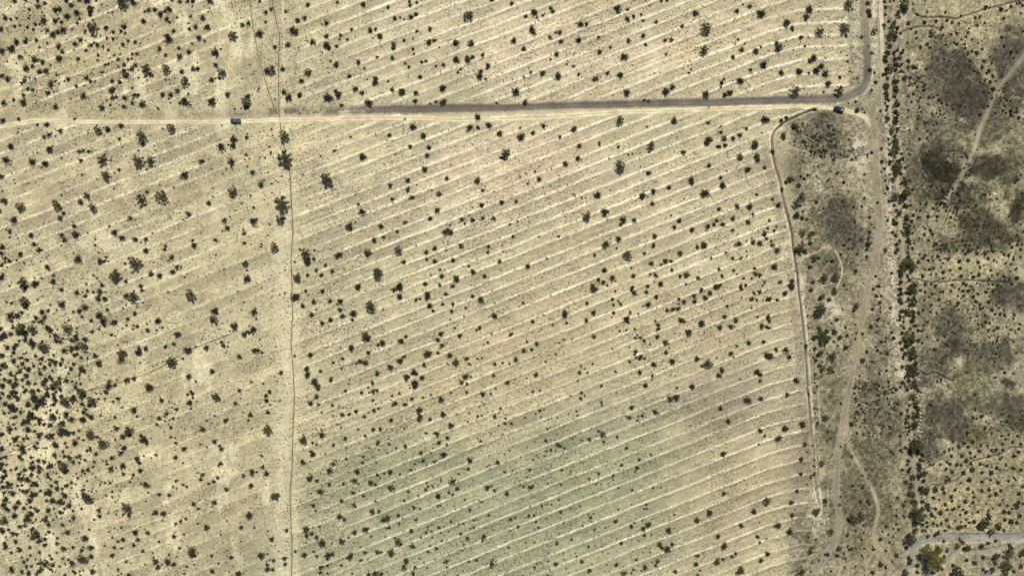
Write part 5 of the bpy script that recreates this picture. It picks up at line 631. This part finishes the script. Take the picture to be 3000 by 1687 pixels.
def pickup(label, x, y, ang, paint, roofm, bedm, cover):
    t = bpy.data.objects.new("pickup_truck", None); link(t); t.empty_display_size = .5
    t.location = (wx(x), wy(y), float(ground_h(np.array(float(x)), np.array(float(y)))) + .06); t.rotation_euler = (0, 0, ang)
    tag(t, label, "pickup truck", "pickups parked on the sandy track")
    w = lambda x, z: .93 - (.10 if x > 2.2 else 0) - (.05 if z < .5 else 0)          # front of the truck is +x
    bm = bmesh.new()
    prof(bm, [(2.48, .42), (2.52, .72), (2.44, .98), (1.05, 1.10), (-.62, 1.10), (-.62, .40)], w)
    body = bm_obj("body", bm, paint, t, .045)
    bm = bmesh.new(); box(bm, 1.15, 2.30, -.62, .62, 1.05, 1.135); bm_obj("hood_bulge", bm, paint, body, .04)
    bm = bmesh.new()
    prof(bm, [(1.10, 1.07), (.42, 1.66), (-.52, 1.72), (-.60, 1.07)], lambda x, z: .86 if z < 1.3 else .70); bm_obj("cab", bm, paint, t, .05)
    bm = bmesh.new(); box(bm, -.44, .36, -.66, .66, 1.70, 1.755); roof = bm_obj("roof", bm, roofm, t, .03)
    bm = bmesh.new(); box(bm, -.06, .22, -.32, .32, 1.74, 1.772); bm_obj("sunroof", bm, M_GLASS, roof, .008)
    def pane(name, q):
        Q = [Vector(p) for p in q]; n = (Q[1] - Q[0]).cross(Q[2] - Q[0]).normalized() * .022
        bm = bmesh.new(); lo = [bm.verts.new(p - n) for p in Q]; hi = [bm.verts.new(p + n) for p in Q]; bm.faces.new(lo[::-1]); bm.faces.new(hi)
        for k in range(4): bm.faces.new((lo[k], lo[(k + 1) % 4], hi[(k + 1) % 4], hi[k]))
        bm_obj(name, bm, M_GLASS, t)
    pane("windshield", [(1.06, -.76, 1.14), (1.06, .76, 1.14), (.50, .62, 1.62), (.50, -.62, 1.62)])
    pane("rear_window", [(-.615, .70, 1.22), (-.615, -.70, 1.22), (-.56, -.62, 1.60), (-.56, .62, 1.60)])
    for s in (-1, 1):
        pane("side_window", [(.84, s * .845, 1.17), (-.48, s * .845, 1.17), (-.42, s * .715, 1.62), (.42, s * .715, 1.60)][::s])
    bm = bmesh.new(); box(bm, -2.46, -.68, -.90, .90, .42, .62)                       # bed: floor, two sides, headboard
    for s in (-1, 1): box(bm, -2.46, -.68, s * .90 - .05, s * .90 + .05, .60, 1.10)
    box(bm, -.74, -.68, -.84, .84, .60, 1.10); bm_obj("cargo_bed", bm, paint, t, .02)
    bm = bmesh.new(); box(bm, -2.52, -2.46, -.84, .84, .60, 1.09); tg = bm_obj("tailgate", bm, paint, t, .02)
    bm = bmesh.new(); box(bm, -2.54, -2.515, -.12, .12, .86, .92); bm_obj("handle", bm, M_BLK, tg)
    if cover:
        bm = bmesh.new(); box(bm, -2.44, -.76, -.93, .93, 1.10, 1.145); bm_obj("bed_cover", bm, bedm, t, .015)
    else:
        bm = bmesh.new(); box(bm, -2.42, -.76, -.84, .84, .625, .66); bm_obj("bed_liner", bm, M_BLK, t)
        for s in (-1, 1): bm = bmesh.new(); box(bm, -2.40, -.75, s * .90 - .065, s * .90 + .065, 1.10, 1.125); bm_obj("bed_rail", bm, M_BLK, t)
    for sx in (1.58, -1.58):
        for s in (-1, 1):
            bm = bmesh.new(); disc(bm, sx, s * .82, .38, .39, .26); wh = bm_obj("wheel", bm, M_TYRE, t, .03)
            bm = bmesh.new(); disc(bm, sx, s * .945, .38, .23, .03, 12); bm_obj("rim", bm, M_RIM, wh)
            bm = bmesh.new(); box(bm, sx - .52, sx + .52, s * .93 - .045, s * .93 + .045, .80, .90); bm_obj("wheel_arch", bm, M_BLK, t, .03)
    for s in (-1, 1):
        bm = bmesh.new(); box(bm, 2.40, 2.50, s * .62 - .19, s * .62 + .19, .74, .92); bm_obj("headlight", bm, M_LAMP, t, .02)
        bm = bmesh.new(); box(bm, -2.53, -2.47, s * .88 - .07, s * .88 + .05, .70, 1.04); bm_obj("tail_light", bm, M_RED, t, .01)
        bm = bmesh.new(); box(bm, .78, .94, s * 1.02 - .10, s * 1.02 + .10, 1.16, 1.34); bm_obj("side_mirror", bm, M_BLK, t, .02)
    bm = bmesh.new(); box(bm, 2.47, 2.55, -.42, .42, .66, .90); bm_obj("grille", bm, M_BLK, t, .01)
    bm = bmesh.new(); box(bm, 2.44, 2.62, -.86, .86, .42, .60); bm_obj("front_bumper", bm, M_CHR, t, .03)
    bm = bmesh.new(); box(bm, -2.64, -2.50, -.84, .84, .44, .60); bm_obj("rear_bumper", bm, M_CHR, t, .03)
    return t
M_SLATE = mat("slate_blue_paint", (.055, .072, .085), .3, .35, spec=.6); M_SKYLIT = mat("sky_lit_roof", (.20, .235, .245), .3, .3, spec=.6); M_NAVY = mat("navy_black_paint", (.012, .018, .030), .22, .2, spec=.7)  # slate truck's roof coloured paler to paint in the sky it reflects
M_TARP = mat("slate_bed_cover", (.05, .06, .07), .55, var=.2); M_TEAL = mat("dark_teal_roof", (.03, .06, .065), .2, .3, spec=.7)
pickup("slate blue pickup with a covered bed on the pale track at left", 691.5, 354.5, math.pi, M_SLATE, M_SKYLIT, M_TARP, True)
t2 = pickup("near-black pickup with an open bed, turning off beside the grey road bend", 2455.5, 321.5, math.pi - math.radians(15), M_NAVY, M_TEAL, M_BLK, False)
bm = bmesh.new(); box(bm, -.42, .42, -.40, .40, 0, .10); cr = bm_obj("cargo_panel", bm, mat("pale_grey_panel", (.38, .42, .38), .6, var=.15), None, .02)
cr.matrix_world = Matrix.Translation(t2.location) @ Matrix.Rotation(math.pi - math.radians(15), 4, 'Z') @ Matrix.Translation((-1.75, -.15, .665)); tag(cr, "pale grey square panel lying in the open bed of the near-black pickup", "panel")
